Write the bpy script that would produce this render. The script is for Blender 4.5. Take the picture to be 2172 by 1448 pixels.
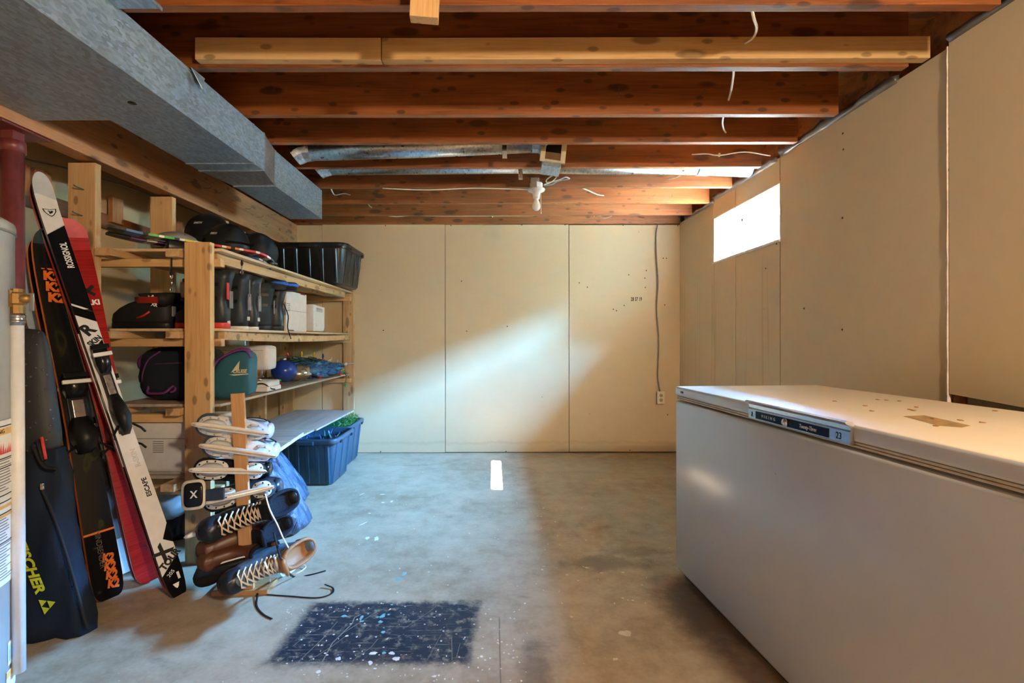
import bpy, bmesh, math, random
from mathutils import Vector, Matrix, Euler
random.seed(7)
sc = bpy.context.scene
COL = sc.collection
PI = math.pi
for o in list(bpy.data.objects): bpy.data.objects.remove(o)

# ------------------------------------------------------------------ camera
F, VX, VY, CH = 1050.0, 1047.0, 718.0, 1.126
cam_d = bpy.data.cameras.new('camera'); cam = bpy.data.objects.new('camera', cam_d); COL.objects.link(cam)
cam_d.sensor_width = 36; cam_d.lens = F/2172*36
cam_d.shift_x = (1086-VX)/2172; cam_d.shift_y = -(724-VY)/2172
cam_d.clip_start = .02
cam.matrix_world = Matrix.Translation((0, 0, CH)) @ Matrix.Rotation(PI/2, 4, 'X') @ Matrix.Rotation(-.0015, 4, 'Z')
sc.camera = cam
def P(px, py, Y):                       # a pixel at a chosen depth -> a point in the room
    return Vector(((px-VX)*Y/F, Y, CH-(py-VY)*Y/F))
def PF(px, py):                         # a pixel of the floor -> a point on the floor
    Y = CH*F/(py-VY); return Vector(((px-VX)*Y/F, Y, 0))

# ------------------------------------------------------------------ light
sc.view_settings.view_transform = 'Standard'; sc.view_settings.look = 'None'
sc.view_settings.gamma = 1; sc.view_settings.use_curve_mapping = False
sc.view_settings.exposure = 1.5
w = bpy.data.worlds.new('sky'); sc.world = w; w.use_nodes = True
bg = w.node_tree.nodes['Background']; bg.inputs[0].default_value = (.15, .48, 1.0, 1); bg.inputs[1].default_value = 760.0
def light(name, kind, loc, energy, color, **kw):
    d = bpy.data.lights.new(name, kind); d.energy = energy; d.color = color
    for k, v in kw.items(): setattr(d, k, v)
    o = bpy.data.objects.new(name, d); COL.objects.link(o); o.location = loc; return o
sun = light('sun', 'SUN', (6, 2, 6), 1800, (1, .93, .82), angle=.009)
sun.rotation_euler = Vector((-1, .244, -.994)).to_track_quat('-Z', 'Y').to_euler()
portal = light('window_portal', 'AREA', (2.115, 3.65, 1.94), 1, (1, 1, 1), shape='RECTANGLE', size=.42, size_y=1.0)
portal.rotation_euler = (0, PI/2, 0); portal.data.cycles.is_portal = True
# bulbs of the other half of the basement, behind the camera
for bx, by, bz, e in ((1.3, -.75, 1.98, 96), (-1.2, -3.6, 1.93, 8)):
    light('basement_bulb', 'POINT', (bx, by, bz), e, (1, .82, .58), shadow_soft_size=.09)
sc.cycles.max_bounces = 8; sc.cycles.diffuse_bounces = 5; sc.cycles.glossy_bounces = 4
sc.cycles.sample_clamp_indirect = 12.0; sc.cycles.caustics_reflective = False; sc.cycles.caustics_refractive = False
sc.cycles.use_denoising = True

# ------------------------------------------------------------------ node helpers
class NT:
    def __init__(s, name):
        s.m = bpy.data.materials.new(name); s.m.use_nodes = True; s.t = s.m.node_tree; s.n = s.t.nodes
        s.b = s.n['Principled BSDF']; s._tc = None
    def new(s, t, **kw):
        x = s.n.new('ShaderNode'+t)
        for k, v in kw.items(): setattr(x, k, v)
        return x
    def link(s, a, b): s.t.links.new(a, b)
    def put(s, sock, v):
        if isinstance(v, bpy.types.NodeSocket): s.link(v, sock)
        elif isinstance(v, (tuple, list)) and len(v) == 3 and sock.type == 'RGBA': sock.default_value = (*v, 1)
        else: sock.default_value = v
    def tc(s, k='Object'):
        if s._tc is None: s._tc = s.new('TexCoord')
        return s._tc.outputs[k]
    def rand(s): return s.new('ObjectInfo').outputs['Random']
    def map(s, vec, scale=(1, 1, 1), loc=(0, 0, 0), rot=(0, 0, 0)):
        x = s.new('Mapping'); s.link(vec, x.inputs[0]); s.put(x.inputs[1], loc); x.inputs[2].default_value = rot; x.inputs[3].default_value = scale; return x.outputs[0]
    def noise(s, vec, scale, detail=4, rough=.55, dist=0):
        x = s.new('TexNoise'); s.link(vec, x.inputs['Vector']); x.inputs['Scale'].default_value = scale
        x.inputs['Detail'].default_value = detail; x.inputs['Roughness'].default_value = rough; x.inputs['Distortion'].default_value = dist; return x.outputs[0]
    def voro(s, vec, scale, out='Distance', feature='F1'):
        x = s.new('TexVoronoi', feature=feature); s.link(vec, x.inputs['Vector']); x.inputs['Scale'].default_value = scale; return x.outputs[out]
    def math(s, op, a, b=0.0, c=None, clamp=False):
        x = s.new('Math', operation=op); x.use_clamp = clamp; s.put(x.inputs[0], a); s.put(x.inputs[1], b)
        if c is not None: s.put(x.inputs[2], c)
        return x.outputs[0]
    def ramp(s, f, stops):
        x = s.new('ValToRGB'); s.link(f, x.inputs[0]); r = x.color_ramp
        c4 = lambda c: (*c, 1) if len(c) == 3 else c
        r.elements[1].position = stops[-1][0]; r.elements[1].color = c4(stops[-1][1])
        r.elements[0].position = stops[0][0]; r.elements[0].color = c4(stops[0][1])
        for p, c in stops[1:-1]: r.elements.new(p).color = c4(c)
        return x.outputs[0]
    def step(s, f, a, b):               # smooth 0..1 between a and b
        x = s.new('MapRange', interpolation_type='SMOOTHSTEP'); s.put(x.inputs[0], f); s.put(x.inputs[1], a); s.put(x.inputs[2], b); return x.outputs[0]
    def mix(s, f, a, b, mode='MIX'):
        x = s.new('Mix', data_type='RGBA', blend_type=mode); s.put(x.inputs[0], f); s.put(x.inputs[6], a); s.put(x.inputs[7], b); return x.outputs[2]
    def bump(s, h, st=.2, d=.01):
        x = s.new('Bump'); s.put(x.inputs['Height'], h); x.inputs['Strength'].default_value = st; x.inputs['Distance'].default_value = d
        s.link(x.outputs[0], s.b.inputs['Normal'])
    def sep(s, v):
        x = s.new('SeparateXYZ'); s.link(v, x.inputs[0]); return x.outputs
    def out(s, col=None, rough=None, metal=None, spec=None):
        if col is not None: s.put(s.b.inputs['Base Color'], col)
        if rough is not None: s.put(s.b.inputs['Roughness'], rough)
        if metal is not None: s.put(s.b.inputs['Metallic'], metal)
        if spec is not None: s.put(s.b.inputs['Specular IOR Level'], spec)
        return s.m

def plain(name, c, rough=.5, metal=0, var=.12, scale=30, bump=0, coat=0):
    n = NT(name); f = n.noise(n.tc(), scale)
    d = tuple(x*(1-var) for x in c); l = tuple(min(1, x*(1+var)) for x in c)
    col = n.ramp(f, ((.3, d), (.7, l)))
    if bump: n.bump(f, bump, .004)
    if coat: n.b.inputs['Coat Weight'].default_value = coat; n.b.inputs['Coat Roughness'].default_value = .08
    return n.out(col, n.math('ADD', rough-.04, n.math('MULTIPLY', f, .08)), metal, .22 if max(c) < .05 else None)

def wood(name, a, b, c, rough=.6, knots=True, gs=1.0):
    n = NT(name); v = n.new('VectorMath', operation='ADD'); n.link(n.tc(), v.inputs[0])
    r = n.new('VectorMath', operation='SCALE'); r.inputs[0].default_value = (7.3, 5.1, 3.7); n.link(n.rand(), r.inputs['Scale']); n.link(r.outputs[0], v.inputs[1])
    vec = v.outputs[0]
    wob = n.noise(n.map(vec, (1.2, 5, 5)), 1.5, 2)
    g = n.noise(n.map(vec, (1.6*gs, 42*gs, 42*gs)), 1.6, 5, .6, 1.2)
    big = n.noise(n.map(vec, (.8, 7, 7)), 2.0, 3, .5, .6)
    f = n.math('ADD', n.math('MULTIPLY', g, .55), n.math('MULTIPLY', big, .5))
    col = n.ramp(f, ((.36, c), (.5, a), (.66, b)))
    rr = n.math('ADD', .86, n.math('MULTIPLY', n.rand(), .26))
    col = n.mix(1.0, col, n.new_rgb(rr), 'MULTIPLY')
    if knots:
        k = n.voro(n.map(vec, (3.2, 9, 9)), 1.0)
        kk = n.step(n.math('ADD', k, n.math('MULTIPLY', wob, .08)), .27, .17)
        col = n.mix(n.math('MULTIPLY', kk, .75), col, tuple(x*.35 for x in c))
        k2 = n.voro(n.map(vec, (8, 17, 17), loc=(3.1, 1.7, .4)), 1.0)
        col = n.mix(n.math('MULTIPLY', n.step(k2, .24, .14), .7), col, tuple(x*.4 for x in c))
    n.bump(g, .12, .003)
    return n.out(col, rough)
def new_rgb(s, v):
    x = s.new('CombineColor'); 
    for i in range(3): s.put(x.inputs[i], v)
    return x.outputs[0]
NT.new_rgb = new_rgb

# ------------------------------------------------------------------ mesh helpers
class MB:
    def __init__(s): s.v = []; s.f = []; s.mi = []; s.sm = []
    def add(s, vs, fs, m=0, smooth=False, M=None):
        b = len(s.v)
        for p in vs: s.v.append(tuple(M @ Vector(p)) if M is not None else tuple(p))
        for f in fs: s.f.append(tuple(i+b for i in f)); s.mi.append(m); s.sm.append(smooth)
        return s
    def box(s, c, d, m=0, M=None, taper=None, bev=0.0):
        x, y, z = (k/2 for k in d); tx, ty = taper or (1, 1)
        if bev > 0:
            bm = bmesh.new(); bmesh.ops.create_cube(bm, size=1)
            for v in bm.verts:
                k = (tx, ty) if v.co.z > 0 else (1, 1)
                v.co = Vector((v.co.x*d[0]*k[0]+c[0], v.co.y*d[1]*k[1]+c[1], v.co.z*d[2]+c[2]))
            bmesh.ops.bevel(bm, geom=list(bm.edges), offset=bev, segments=2, affect='EDGES', profile=.6)
            bm.verts.index_update()
            vs = [v.co.copy() for v in bm.verts]; fs = [tuple(v.index for v in f.verts) for f in bm.faces]; bm.free()
            return s.add(vs, fs, m, bev > .006, M)
        vs = [(c[0]+i*x*(tx if k > 0 else 1), c[1]+j*y*(ty if k > 0 else 1), c[2]+k*z) for k in (-1, 1) for j in (-1, 1) for i in (-1, 1)]
        return s.add(vs, [(0, 2, 3, 1), (4, 5, 7, 6), (0, 1, 5, 4), (2, 6, 7, 3), (0, 4, 6, 2), (1, 3, 7, 5)], m, False, M)
    def loft(s, rings, m=0, smooth=True, caps=True, M=None, closed=True):
        n = len(rings[0]); vs = [p for r in rings for p in r]; fs = []
        for i in range(len(rings)-1):
            for j in range(n if closed else n-1):
                a = i*n+j; b = i*n+(j+1) % n; fs.append((a, b, b+n, a+n))
        if caps and closed: fs.append(tuple(range(n-1, -1, -1))); fs.append(tuple((len(rings)-1)*n+j for j in range(n)))
        return s.add(vs, fs, m, smooth, M)
    def tube(s, pts, r, n=8, m=0, M=None, smooth=True, flat=1.0):
        pts = [Vector(p) for p in pts]; rs = r if isinstance(r, (list, tuple)) else [r]*len(pts)
        rings = []; up = None
        for i, p in enumerate(pts):
            t = (pts[min(i+1, len(pts)-1)]-pts[max(i-1, 0)]).normalized()
            if up is None: up = Vector((0, 0, 1)) if abs(t.z) < .9 else Vector((1, 0, 0))
            a = t.cross(up).normalized(); b = a.cross(t).normalized(); up = b
            rings.append([p+a*math.cos(k*2*PI/n)*rs[i]+b*math.sin(k*2*PI/n)*rs[i]*flat for k in range(n)])
        return s.loft(rings, m, smooth, True, M)
    def lathe(s, prof, n=20, m=0, M=None, smooth=True):
        rings = [[(r*math.cos(k*2*PI/n), r*math.sin(k*2*PI/n), z) for k in range(n)] for r, z in prof]
        return s.loft(rings, m, smooth, True, M)
    def prism(s, poly, t, m=0, M=None, z0=0.0):      # polygon in XY, thickness t along Z
        n = len(poly); vs = [(x, y, z0) for x, y in poly]+[(x, y, z0+t) for x, y in poly]
        fs = [tuple(range(n-1, -1, -1)), tuple(range(n, 2*n))]+[(i, (i+1) % n, (i+1) % n+n, i+n) for i in range(n)]
        return s.add(vs, fs, m, False, M)
    def blob(s, c, d, m=0, M=None, n=14, k=8, jit=0, rnd=None, pw=1.0):
        rings = []
        for i in range(k+1):
            th = PI*i/k; r = math.sin(th)**pw; z = -math.cos(th)
            ring = []
            for j in range(n):
                a = j*2*PI/n; q = 1+(rnd.uniform(-jit, jit) if rnd else 0)
                ring.append((c[0]+d[0]/2*max(r, .02)*math.cos(a)*q, c[1]+d[1]/2*max(r, .02)*math.sin(a)*q, c[2]+d[2]/2*z*q))
            rings.append(ring)
        return s.loft(rings, m, True, True, M)
    def mesh(s, name, mats):
        me = bpy.data.meshes.new(name); me.from_pydata(s.v, [], s.f)
        for x in (mats if isinstance(mats, (list, tuple)) else [mats]): me.materials.append(x)
        me.polygons.foreach_set('material_index', s.mi); me.polygons.foreach_set('use_smooth', s.sm); me.update(); return me
    def build(s, name, mats, parent=None, loc=None, rot=None, sub=0, bevel=0):
        o = link(name, s.mesh(name, mats), parent, loc, rot)
        if sub: q = o.modifiers.new('s', 'SUBSURF'); q.levels = q.render_levels = sub
        if bevel: q = o.modifiers.new('b', 'BEVEL'); q.width = bevel; q.segments = 2; q.limit_method = 'ANGLE'
        return o
def link(name, me, parent=None, loc=None, rot=None):
    o = bpy.data.objects.new(name, me); COL.objects.link(o)
    if parent: o.parent = parent
    if loc is not None: o.location = loc
    if rot is not None: o.rotation_euler = rot
    return o
def tag(o, label=None, cat=None, group=None, kind=None):
    for k, v in (('label', label), ('category', cat), ('group', group), ('kind', kind)):
        if v: o[k] = v
    return o
def thing(name, label, cat, loc=(0, 0, 0), rot=None, group=None, M=None):
    o = bpy.data.objects.new(name, None); COL.objects.link(o); o.location = loc; o.empty_display_size = .05
    if rot is not None: o.rotation_euler = rot
    if M is not None: o.matrix_world = M
    return tag(o, label, cat, group)
def copy_tree(o, parent=None):
    c = o.copy(); COL.objects.link(c); c.parent = parent
    for ch in list(o.children): copy_tree(ch, c)
    return c
_boards = {}
def board(name, c, d, axis, mat, parent=None, label=None, off=None, bev=.0025):
    """A straight board: c centre, d world size, axis its grain; local X runs along the grain."""
    L = {'x': d, 'y': (d[1], d[0], d[2]), 'z': (d[2], d[1], d[0])}[axis]
    key = (tuple(round(x, 4) for x in L), mat.name)
    if key not in _boards: _boards[key] = MB().box((0, 0, 0), L, bev=min(bev, min(L)*.3)).mesh(name, mat)
    c = Vector(c)-(parent.location if parent else Vector((0, 0, 0)))
    o = link(name, _boards[key], parent, c, {'x': (0, 0, 0), 'y': (0, 0, PI/2), 'z': (0, -PI/2, 0)}[axis])
    if label: o['label'] = label
    return o
def frame(o, x, y):
    """Matrix with origin o, X along x, Y as near y as can be, Z = X x Y."""
    x = Vector(x).normalized(); z = x.cross(Vector(y)).normalized(); y = z.cross(x)
    return Matrix(((x.x, y.x, z.x, o[0]), (x.y, y.y, z.y, o[1]), (x.z, y.z, z.z, o[2]), (0, 0, 0, 1)))
_font = {}
def text(name, s, size, mat, parent, M, shear=0, bold=0.0, sx=1.0, ext=.0004, track=1.0, align='CENTER'):
    cu = bpy.data.curves.new('t', 'FONT'); cu.body = s; cu.size = size; cu.shear = shear; cu.offset = bold; cu.extrude = ext
    cu.align_x = align; cu.align_y = 'CENTER'; cu.space_character = track; cu.resolution_u = 3
    t = bpy.data.objects.new('t', cu); COL.objects.link(t)
    me = bpy.data.meshes.new_from_object(t.evaluated_get(bpy.context.evaluated_depsgraph_get()))
    bpy.data.objects.remove(t); bpy.data.curves.remove(cu)
    me.transform(Matrix.Diagonal((sx, 1, 1, 1))); me.name = name; me.materials.clear(); me.materials.append(mat)
    o = link(name, me, parent); o.matrix_local = M; return o
def spline(pts, n=8):
    """Catmull-Rom through the points."""
    pts = [Vector(p) for p in pts]; q = [pts[0]*2-pts[1]]+pts+[pts[-1]*2-pts[-2]]; out = []
    for i in range(1, len(q)-2):
        for k in range(n):
            t = k/n; a, b, c, d = q[i-1], q[i], q[i+1], q[i+2]
            out.append(.5*((2*b)+(c-a)*t+(2*a-5*b+4*c-d)*t*t+(3*b-a-3*c+d)*t**3))
    return out+[pts[-1]]
def T(x=0, y=0, z=0): return Matrix.Translation((x, y, z))
def R(ax, deg): return Matrix.Rotation(math.radians(deg), 4, ax)

# ------------------------------------------------------------------ materials
W_PINE = wood('pine', (.58, .36, .17), (.68, .46, .25), (.44, .24, .09))
W_JOIST = wood('fir_joist', (.215, .060, .010), (.295, .090, .019), (.125, .033, .005))
W_BEAM = wood('fir_beam', (.42, .18, .07), (.50, .23, .10), (.30, .11, .035))
W_NEW = wood('spruce', (.62, .38, .16), (.70, .46, .22), (.50, .27, .10))
W_PLY = wood('plywood', (.62, .44, .27), (.70, .52, .34), (.50, .33, .18), knots=False, gs=.7)
W_OLD = wood('weathered_plywood', (.44, .36, .29), (.54, .45, .37), (.34, .26, .20), knots=False, gs=.7)
BLACK = plain('black_plastic', (.012, .012, .014), .4)
BLACKR = plain('black_rubber', (.015, .015, .017), .7)
BLACKG = plain('black_gloss', (.01, .01, .012), .18)
CLOTHB = plain('black_cloth', (.014, .014, .018), .9, bump=.3, scale=300)
NAVYC = plain('navy_cloth', (.009, .016, .030), .8, bump=.3, scale=250)
WHITEP = plain('white_plastic', (.78, .79, .80), .35, var=.04)
WHITEB = plain('bone_plastic', (.74, .74, .73), .4, var=.05)
STEEL = plain('steel', (.55, .55, .56), .28, 1, var=.1)
CHROME = plain('chrome', (.75, .76, .78), .14, 1, var=.05)
RED = plain('red', (.55, .03, .02), .4)
ORANGE = plain('orange', (.75, .16, .015), .45)
YELLOW = plain('yellow_green', (.62, .62, .02), .55)
GREYP = plain('grey_plastic', (.22, .22, .23), .5)
LACEW = plain('lace_tan', (.70, .58, .44), .85)
LACEWH = plain('lace_white', (.80, .78, .74), .85)
WIREW = plain('white_cable', (.82, .80, .76), .45, var=.05)
PAPER = plain('paper', (.80, .79, .75), .8, var=.05)
BLUEP = plain('blue', (.02, .10, .45), .4)
WHITEINK = plain('white_ink', (.85, .85, .85), .5, var=.03)
BLACKINK = plain('black_ink', (.01, .01, .01), .5, var=.03)
# ------------------------------------------------------------------ the room
XR, XL, YB, YF, ZJ = 1.835, -2.45, 4.885, -4.6, 2.252
def mk_floor():
    n = NT('concrete'); v = n.tc(); x, y, z = n.sep(v)
    a = n.noise(v, 1.3, 6, .62); b = n.noise(v, 9, 6, .65); c = n.noise(v, 60, 3)
    f = n.math('ADD', n.math('MULTIPLY', a, .5), n.math('ADD', n.math('MULTIPLY', b, .38), n.math('MULTIPLY', c, .12)))
    col = n.ramp(f, ((.36, (.25, .19, .12)), (.5, (.40, .325, .23)), (.64, (.51, .43, .32))))
    # dark scuffs
    s = n.noise(n.map(v, (1.0, 2.4, 1), rot=(0, 0, .5)), 2.2, 5, .7)
    col = n.mix(n.math('MULTIPLY', n.step(s, .60, .76), .55), col, (.13, .11, .09))
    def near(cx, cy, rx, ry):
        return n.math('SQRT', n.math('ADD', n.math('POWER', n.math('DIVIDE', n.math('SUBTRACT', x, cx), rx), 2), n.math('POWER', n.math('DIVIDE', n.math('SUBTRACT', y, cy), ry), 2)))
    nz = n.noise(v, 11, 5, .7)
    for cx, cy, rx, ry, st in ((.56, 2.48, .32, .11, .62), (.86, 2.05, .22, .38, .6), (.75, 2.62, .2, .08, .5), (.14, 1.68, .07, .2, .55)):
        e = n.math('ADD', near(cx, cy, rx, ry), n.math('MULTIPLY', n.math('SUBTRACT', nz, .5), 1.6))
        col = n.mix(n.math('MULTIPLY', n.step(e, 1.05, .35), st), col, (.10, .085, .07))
    # expansion joint, a fine dark line from the foreground
    jl = n.math('MULTIPLY', n.step(n.math('ABSOLUTE', n.math('SUBTRACT', x, n.math('ADD', .018, n.math('MULTIPLY', nz, .006)))), .0035, .001), n.step(y, 2.02, 1.98))
    col = n.mix(n.math('MULTIPLY', jl, .7), col, (.10, .08, .06))
    # patch of old navy paint
    u = n.math('ADD', x, n.math('MULTIPLY', n.math('SUBTRACT', y, 1.9), -.06))
    w1 = n.noise(v, 26, 5, .7); w2 = n.noise(v, 90, 3, .7)
    wob = n.math('ADD', n.math('MULTIPLY', n.math('SUBTRACT', w1, .5), .08), n.math('MULTIPLY', n.math('SUBTRACT', w2, .5), .03))
    ex = n.math('SUBTRACT', n.math('ABSOLUTE', n.math('ADD', n.math('ADD', u, .425), wob)), .362)
    ey = n.math('SUBTRACT', n.math('ABSOLUTE', n.math('ADD', n.math('SUBTRACT', y, 1.915), wob)), .205)
    pm = n.step(n.math('MAXIMUM', n.math('ADD', ex, n.math('MULTIPLY', n.step(x, -.3, 0), .012)), ey), .024, -.030)
    scr = n.noise(n.map(v, (2.2, 30, 1), rot=(0, 0, -.95)), 3, 5, .7)
    wear = n.math('MAXIMUM', n.math('MULTIPLY', n.step(scr, .55, .70), .6), n.math('MULTIPLY', n.step(w1, .50, .74), .8))
    col = n.mix(n.math('MULTIPLY', pm, n.math('SUBTRACT', 1, wear)), col, (.010, .020, .036))
    # fine white paint specks
    sp = n.voro(v, 38); keep = n.step(n.noise(v, 5, 2), .53, .62)
    col = n.mix(n.math('MULTIPLY', n.step(sp, .085, .06), keep), col, (.72, .70, .66))
    n.bump(n.math('ADD', b, n.math('MULTIPLY', c, .4)), .15, .006)
    return n.out(col, n.math('ADD', .42, n.math('MULTIPLY', b, .25)), spec=.4)
FLOORM = mk_floor()
fl = tag(MB().box(((XL+XR)/2, (YB+YF)/2, -.05), (XR-XL+1.2, YB-YF+.6, .1)).build('floor', FLOORM), kind='structure')

def mk_wall(name, stains):
    n = NT(name); v = n.tc(); x, y, z = n.sep(v)
    a = n.noise(v, 1.1, 4, .6); b = n.noise(v, 14, 4, .6); g = n.noise(v, 240, 2)
    f = n.math('ADD', n.math('MULTIPLY', a, .6), n.math('MULTIPLY', b, .4))
    col = n.ramp(f, ((.3, (.645, .51, .32)), (.7, (.69, .555, .36))))
    low = n.math('ADD', z, n.math('MULTIPLY', n.noise(v, 7, 5, .7), .10))
    edge = n.math('MULTIPLY', n.step(low, .125, .150), n.step(low, .172, .152))
    col = n.mix(n.math('MULTIPLY', edge, .2), col, (.40, .26, .13))
    drip = n.noise(n.map(v, (30, 30, .5)), 1.0, 3, .6)
    if stains:
        band = n.math('MULTIPLY', n.step(y, 3.0, 3.2), n.step(z, 1.75, 1.5))
        col = n.mix(n.math('MULTIPLY', n.math('MULTIPLY', band, n.step(drip, .56, .68)), .45), col, (.48, .34, .20))
    sp = n.voro(v, 7); kp = n.step(n.noise(v, 3.1, 2), .55, .6)
    col = n.mix(n.math('MULTIPLY', n.math('MULTIPLY', n.step(sp, .045, .03), kp), .8), col, (.07, .05, .035))
    n.bump(g, .05, .002)
    return n.out(col, .85, spec=.25)
WALLM, WALLS = mk_wall('drywall', False), mk_wall('stained_drywall', True)
DARK = plain('wall_cavity', (.035, .026, .02), .9)
CONC = plain('foundation_concrete', (.33, .28, .21), .9, var=.2, scale=9)
def panel(c, d, m, parent, M=None):
    o = MB().box((0, 0, 0), d, bev=.002).build('drywall_panel', m, parent, Vector(c)); return o
# object-space coordinates on the panels are local, so the stains use a shared world frame: panels are built in place instead
def wpanel(lo, hi, m, parent, poly=None):
    mb = MB()
    if poly is None: mb.box(tuple((a+b)/2 for a, b in zip(lo, hi)), tuple(b-a for a, b in zip(lo, hi)), bev=.0025)
    else: mb.add(*poly)
    return mb.build('drywall_panel', m, parent)
# back wall
wb = tag(MB().box(((XL+XR)/2, YB+.045, 1.25), (XR-XL+.4, .05, 2.55)).build('wall_back', DARK), kind='structure')
g = .0025
for a, b, z0, z1, dy in ((XL, -1.693, .006, 2.248, 0), (-1.693, -.478, .004, 2.252, .002), (-.478, .744, .007, 2.250, 0), (.744, XR+.02, .009, 2.245, .003)):
    wpanel((a+g, YB-dy, z0), (b-g, YB+.0127, z1), WALLM, wb)
# right wall with the window hole
WY0, WY1, WZ0, WZ1, GX = 3.18, 4.117, 1.762, 2.118, 2.066
wr = tag(MB().box((XR+.05, 1.70, 1.0), (.06, 2.9, 2.0)).box((XR+.05, -2.2, 1.12), (.06, 5.0, 2.24)).build('wall_right', CONC), kind='structure')
def rp(y0, y1, z0, z1, mat=WALLS, dx=0): return wpanel((XR+dx, y0+g+.002, z0), (XR+.0127, y1-g-.001, z1), mat, wr)
rp(WY1, YB-.004, .006, 2.262)
rp(3.756, WY1, .006, WZ0-.012); rp(3.159+.012, 3.756, .006, WZ0-.012, dx=.001)
rp(3.756, WY1, WZ1, 2.275); rp(3.159+.012, 3.756, WZ1, 2.284, dx=.001)
rp(1.992, 3.159+.012, .006, 2.296)
n_ = 16; ys = [1.992-.003-(1.992+3.0)*i/n_ for i in range(n_+1)]
rr = random.Random(3)
bot = [(XR-.004, y, .905-.02*(1.99-y)/.28*(1 if y > 1.6 else .3)+rr.uniform(-.006, .006)-(.0 if y > 1.6 else .02)) for y in ys]; top = [(XR-.004, y, 2.318+.004*i) for i, y in enumerate(ys)]
vs = bot+top; vs += [(XR+.0105, p[1], p[2]) for p in vs]; k = n_+1
fs = []
for i in range(n_): fs += [(i, i+k, i+1+k, i+1), (i+2*k, i+1+2*k, i+1+3*k, i+3*k), (i, i+1, i+1+2*k, i+2*k), (i+k, i+3*k, i+1+3*k, i+1+k)]
fs += [(0, 2*k, 3*k, k), (n_, n_+k, n_+3*k, n_+2*k)]
wpanel(None, None, WALLS, wr, (vs, fs))
rp(-4.6, -3.01, .006, 2.42)
# torn paper strip along the near seam
rings = []
for i in range(26):
    z = .86+(2.30-.86)*i/25; wd = .006+.004*rr.random()+(.006 if z < 1.5 else 0)
    rings.append([(XR-.006-.004*rr.random(), 1.994, z), (XR-.003, 1.994+wd, z), (XR+.004, 1.996+wd, z), (XR+.004, 1.992, z)])
MB().loft(rings, smooth=False).build('torn_paper_strip', plain('torn_paper', (.74, .64, .54), .9, var=.2), wr)
MB().box((XR+.016, 1.963, .80), (.01, .05, .3)).build('stud', W_JOIST, wr)
# grey vapour barrier showing between drywall and joists
PS = plain('poly_sheet', (.10, .09, .085), .35)
for y0, y1, zz, amp in ((1.0, 1.985, 2.322, .008), (2.25, 3.15, 2.296, .014), (3.2, 4.1, 2.279, .012), (4.12, 4.7, 2.262, .008)):
    rings = []
    for i in range(19):
        y = y0+(y1-y0)*i/18; h = zz+amp*(.9+.7*math.sin(i*.8)+.35*math.sin(i*2.1)); b = amp*.5*math.sin(i*1.1)
        rings.append([(XR-.004, y, zz-.012), (XR-.020-abs(b), y, h-.010), (XR-.014-abs(b), y, h+.008), (XR+.010, y, h+.014), (XR+.011, y, zz-.012)])
    MB().loft(rings).build('vapour_barrier_strip', PS, wr)
# outer shell round the window: rim blocks that close the wall over and beside the hole
blk = MB()
blk.box((2.0, (YB+WY1+.02)/2+.2, 1.12), (.27, YB-WY1+.36, 2.25)); blk.box((2.0, (WY0-.02-4.6)/2, 1.12), (.27, WY0-.02+4.6, 2.25))
blk.box((2.0, (WY0+WY1)/2, (WZ0-.03)/2), (.27, WY1-WY0+.06, WZ0-.03)); blk.box((2.0, (WY0+WY1)/2, 2.193), (.27, WY1-WY0+.06, .108))
blk.build('foundation', CONC, wr)
# unseen overhang added outside; its lower edge trims the sun to a sliver
blk = MB(); blk.box((2.20, .9, 2.913), (.20, 12.0, 1.2)); blk.box((2.15, .9, 2.28), (.06, 12.0, .08)); blk.build('sun_trim_siding', plain('sun_trim_siding', (.75, .70, .62), .7), wr)
# left and rear walls
wl = tag(MB().box((XL-.05, .15, 1.25), (.06, YB-YF, 2.55)).build('wall_left', DARK), kind='structure')
for a, b in ((3.67, 4.88), (2.45, 3.67), (1.23, 2.45), (.01, 1.23), (-1.2, .01), (-4.6, -1.2)):
    wpanel((XL-.0127, a+g, .006), (XL, b-g, 2.42), WALLM, wl)
board('ledger', (XL+.02, 2.9, 1.862), (.04, 3.9, .089), 'y', W_JOIST, wl)
for y in (2.50, 2.62, 3.14, 3.75, 4.3):
    board('cripple_block', (XL+.055, y, 1.94), (.03, .09, .16), 'z', W_BEAM, wl)
wf = tag(MB().box(((XL+XR)/2, YF-.03, 1.25), (XR-XL+.5, .06, 2.55)).build('wall_front', WALLM), kind='structure')
# ceiling: subfloor, joists, beam
ce = tag(MB().box(((XL+XR)/2+.15, .2, 2.50), (XR-XL+.7, YB-YF+.5, .02)).build('ceiling', W_JOIST), kind='structure')
JY = [1.671, 2.053, 2.487, 2.840, 3.252, 3.683, 4.112, 4.512]
d = .4064; y = JY[0]-d
while y > YF: JY.insert(0, y); y -= d
for y in JY+[YB-.034]:
    xe = 1.715+.10*min(1, max(0, (y-1.6)/3.0))**1.3
    if y > 4.8: xe = XR
    board('joist', ((XL-.02+xe)/2, y+.019, ZJ+.1175), (xe-XL+.02, .038, .235), 'x', W_JOIST, ce)
MB().box((XR+.07, (YB+YF)/2, ZJ+.125), (.04, YB-YF+.2, .25)).build('rim_joist', W_JOIST, ce)
for a, b, zz in ((-1.215, -.455, 2.295), (-.455, 1.78, 2.295)):
    o = board('nailed_stud', ((a+b)/2, 2.053-.0205, zz+.012), (b-a-.004, .040, .089), 'x', W_NEW, ce)
    o.rotation_euler = (0, .004 if a < -1 else -.002, 0)
beam = MB().box((-1.9495, -.0, 2.1225), (.036, .01, .01)).build('beam', W_BEAM, ce)
for k in range(3):
    o = board('beam_ply', (-1.948-.039*k, (4.87+YF)/2, 2.122), (.038, 4.87-YF, .247-.004*k), 'y', W_BEAM, beam)
    o.location.z += .002*k
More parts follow.
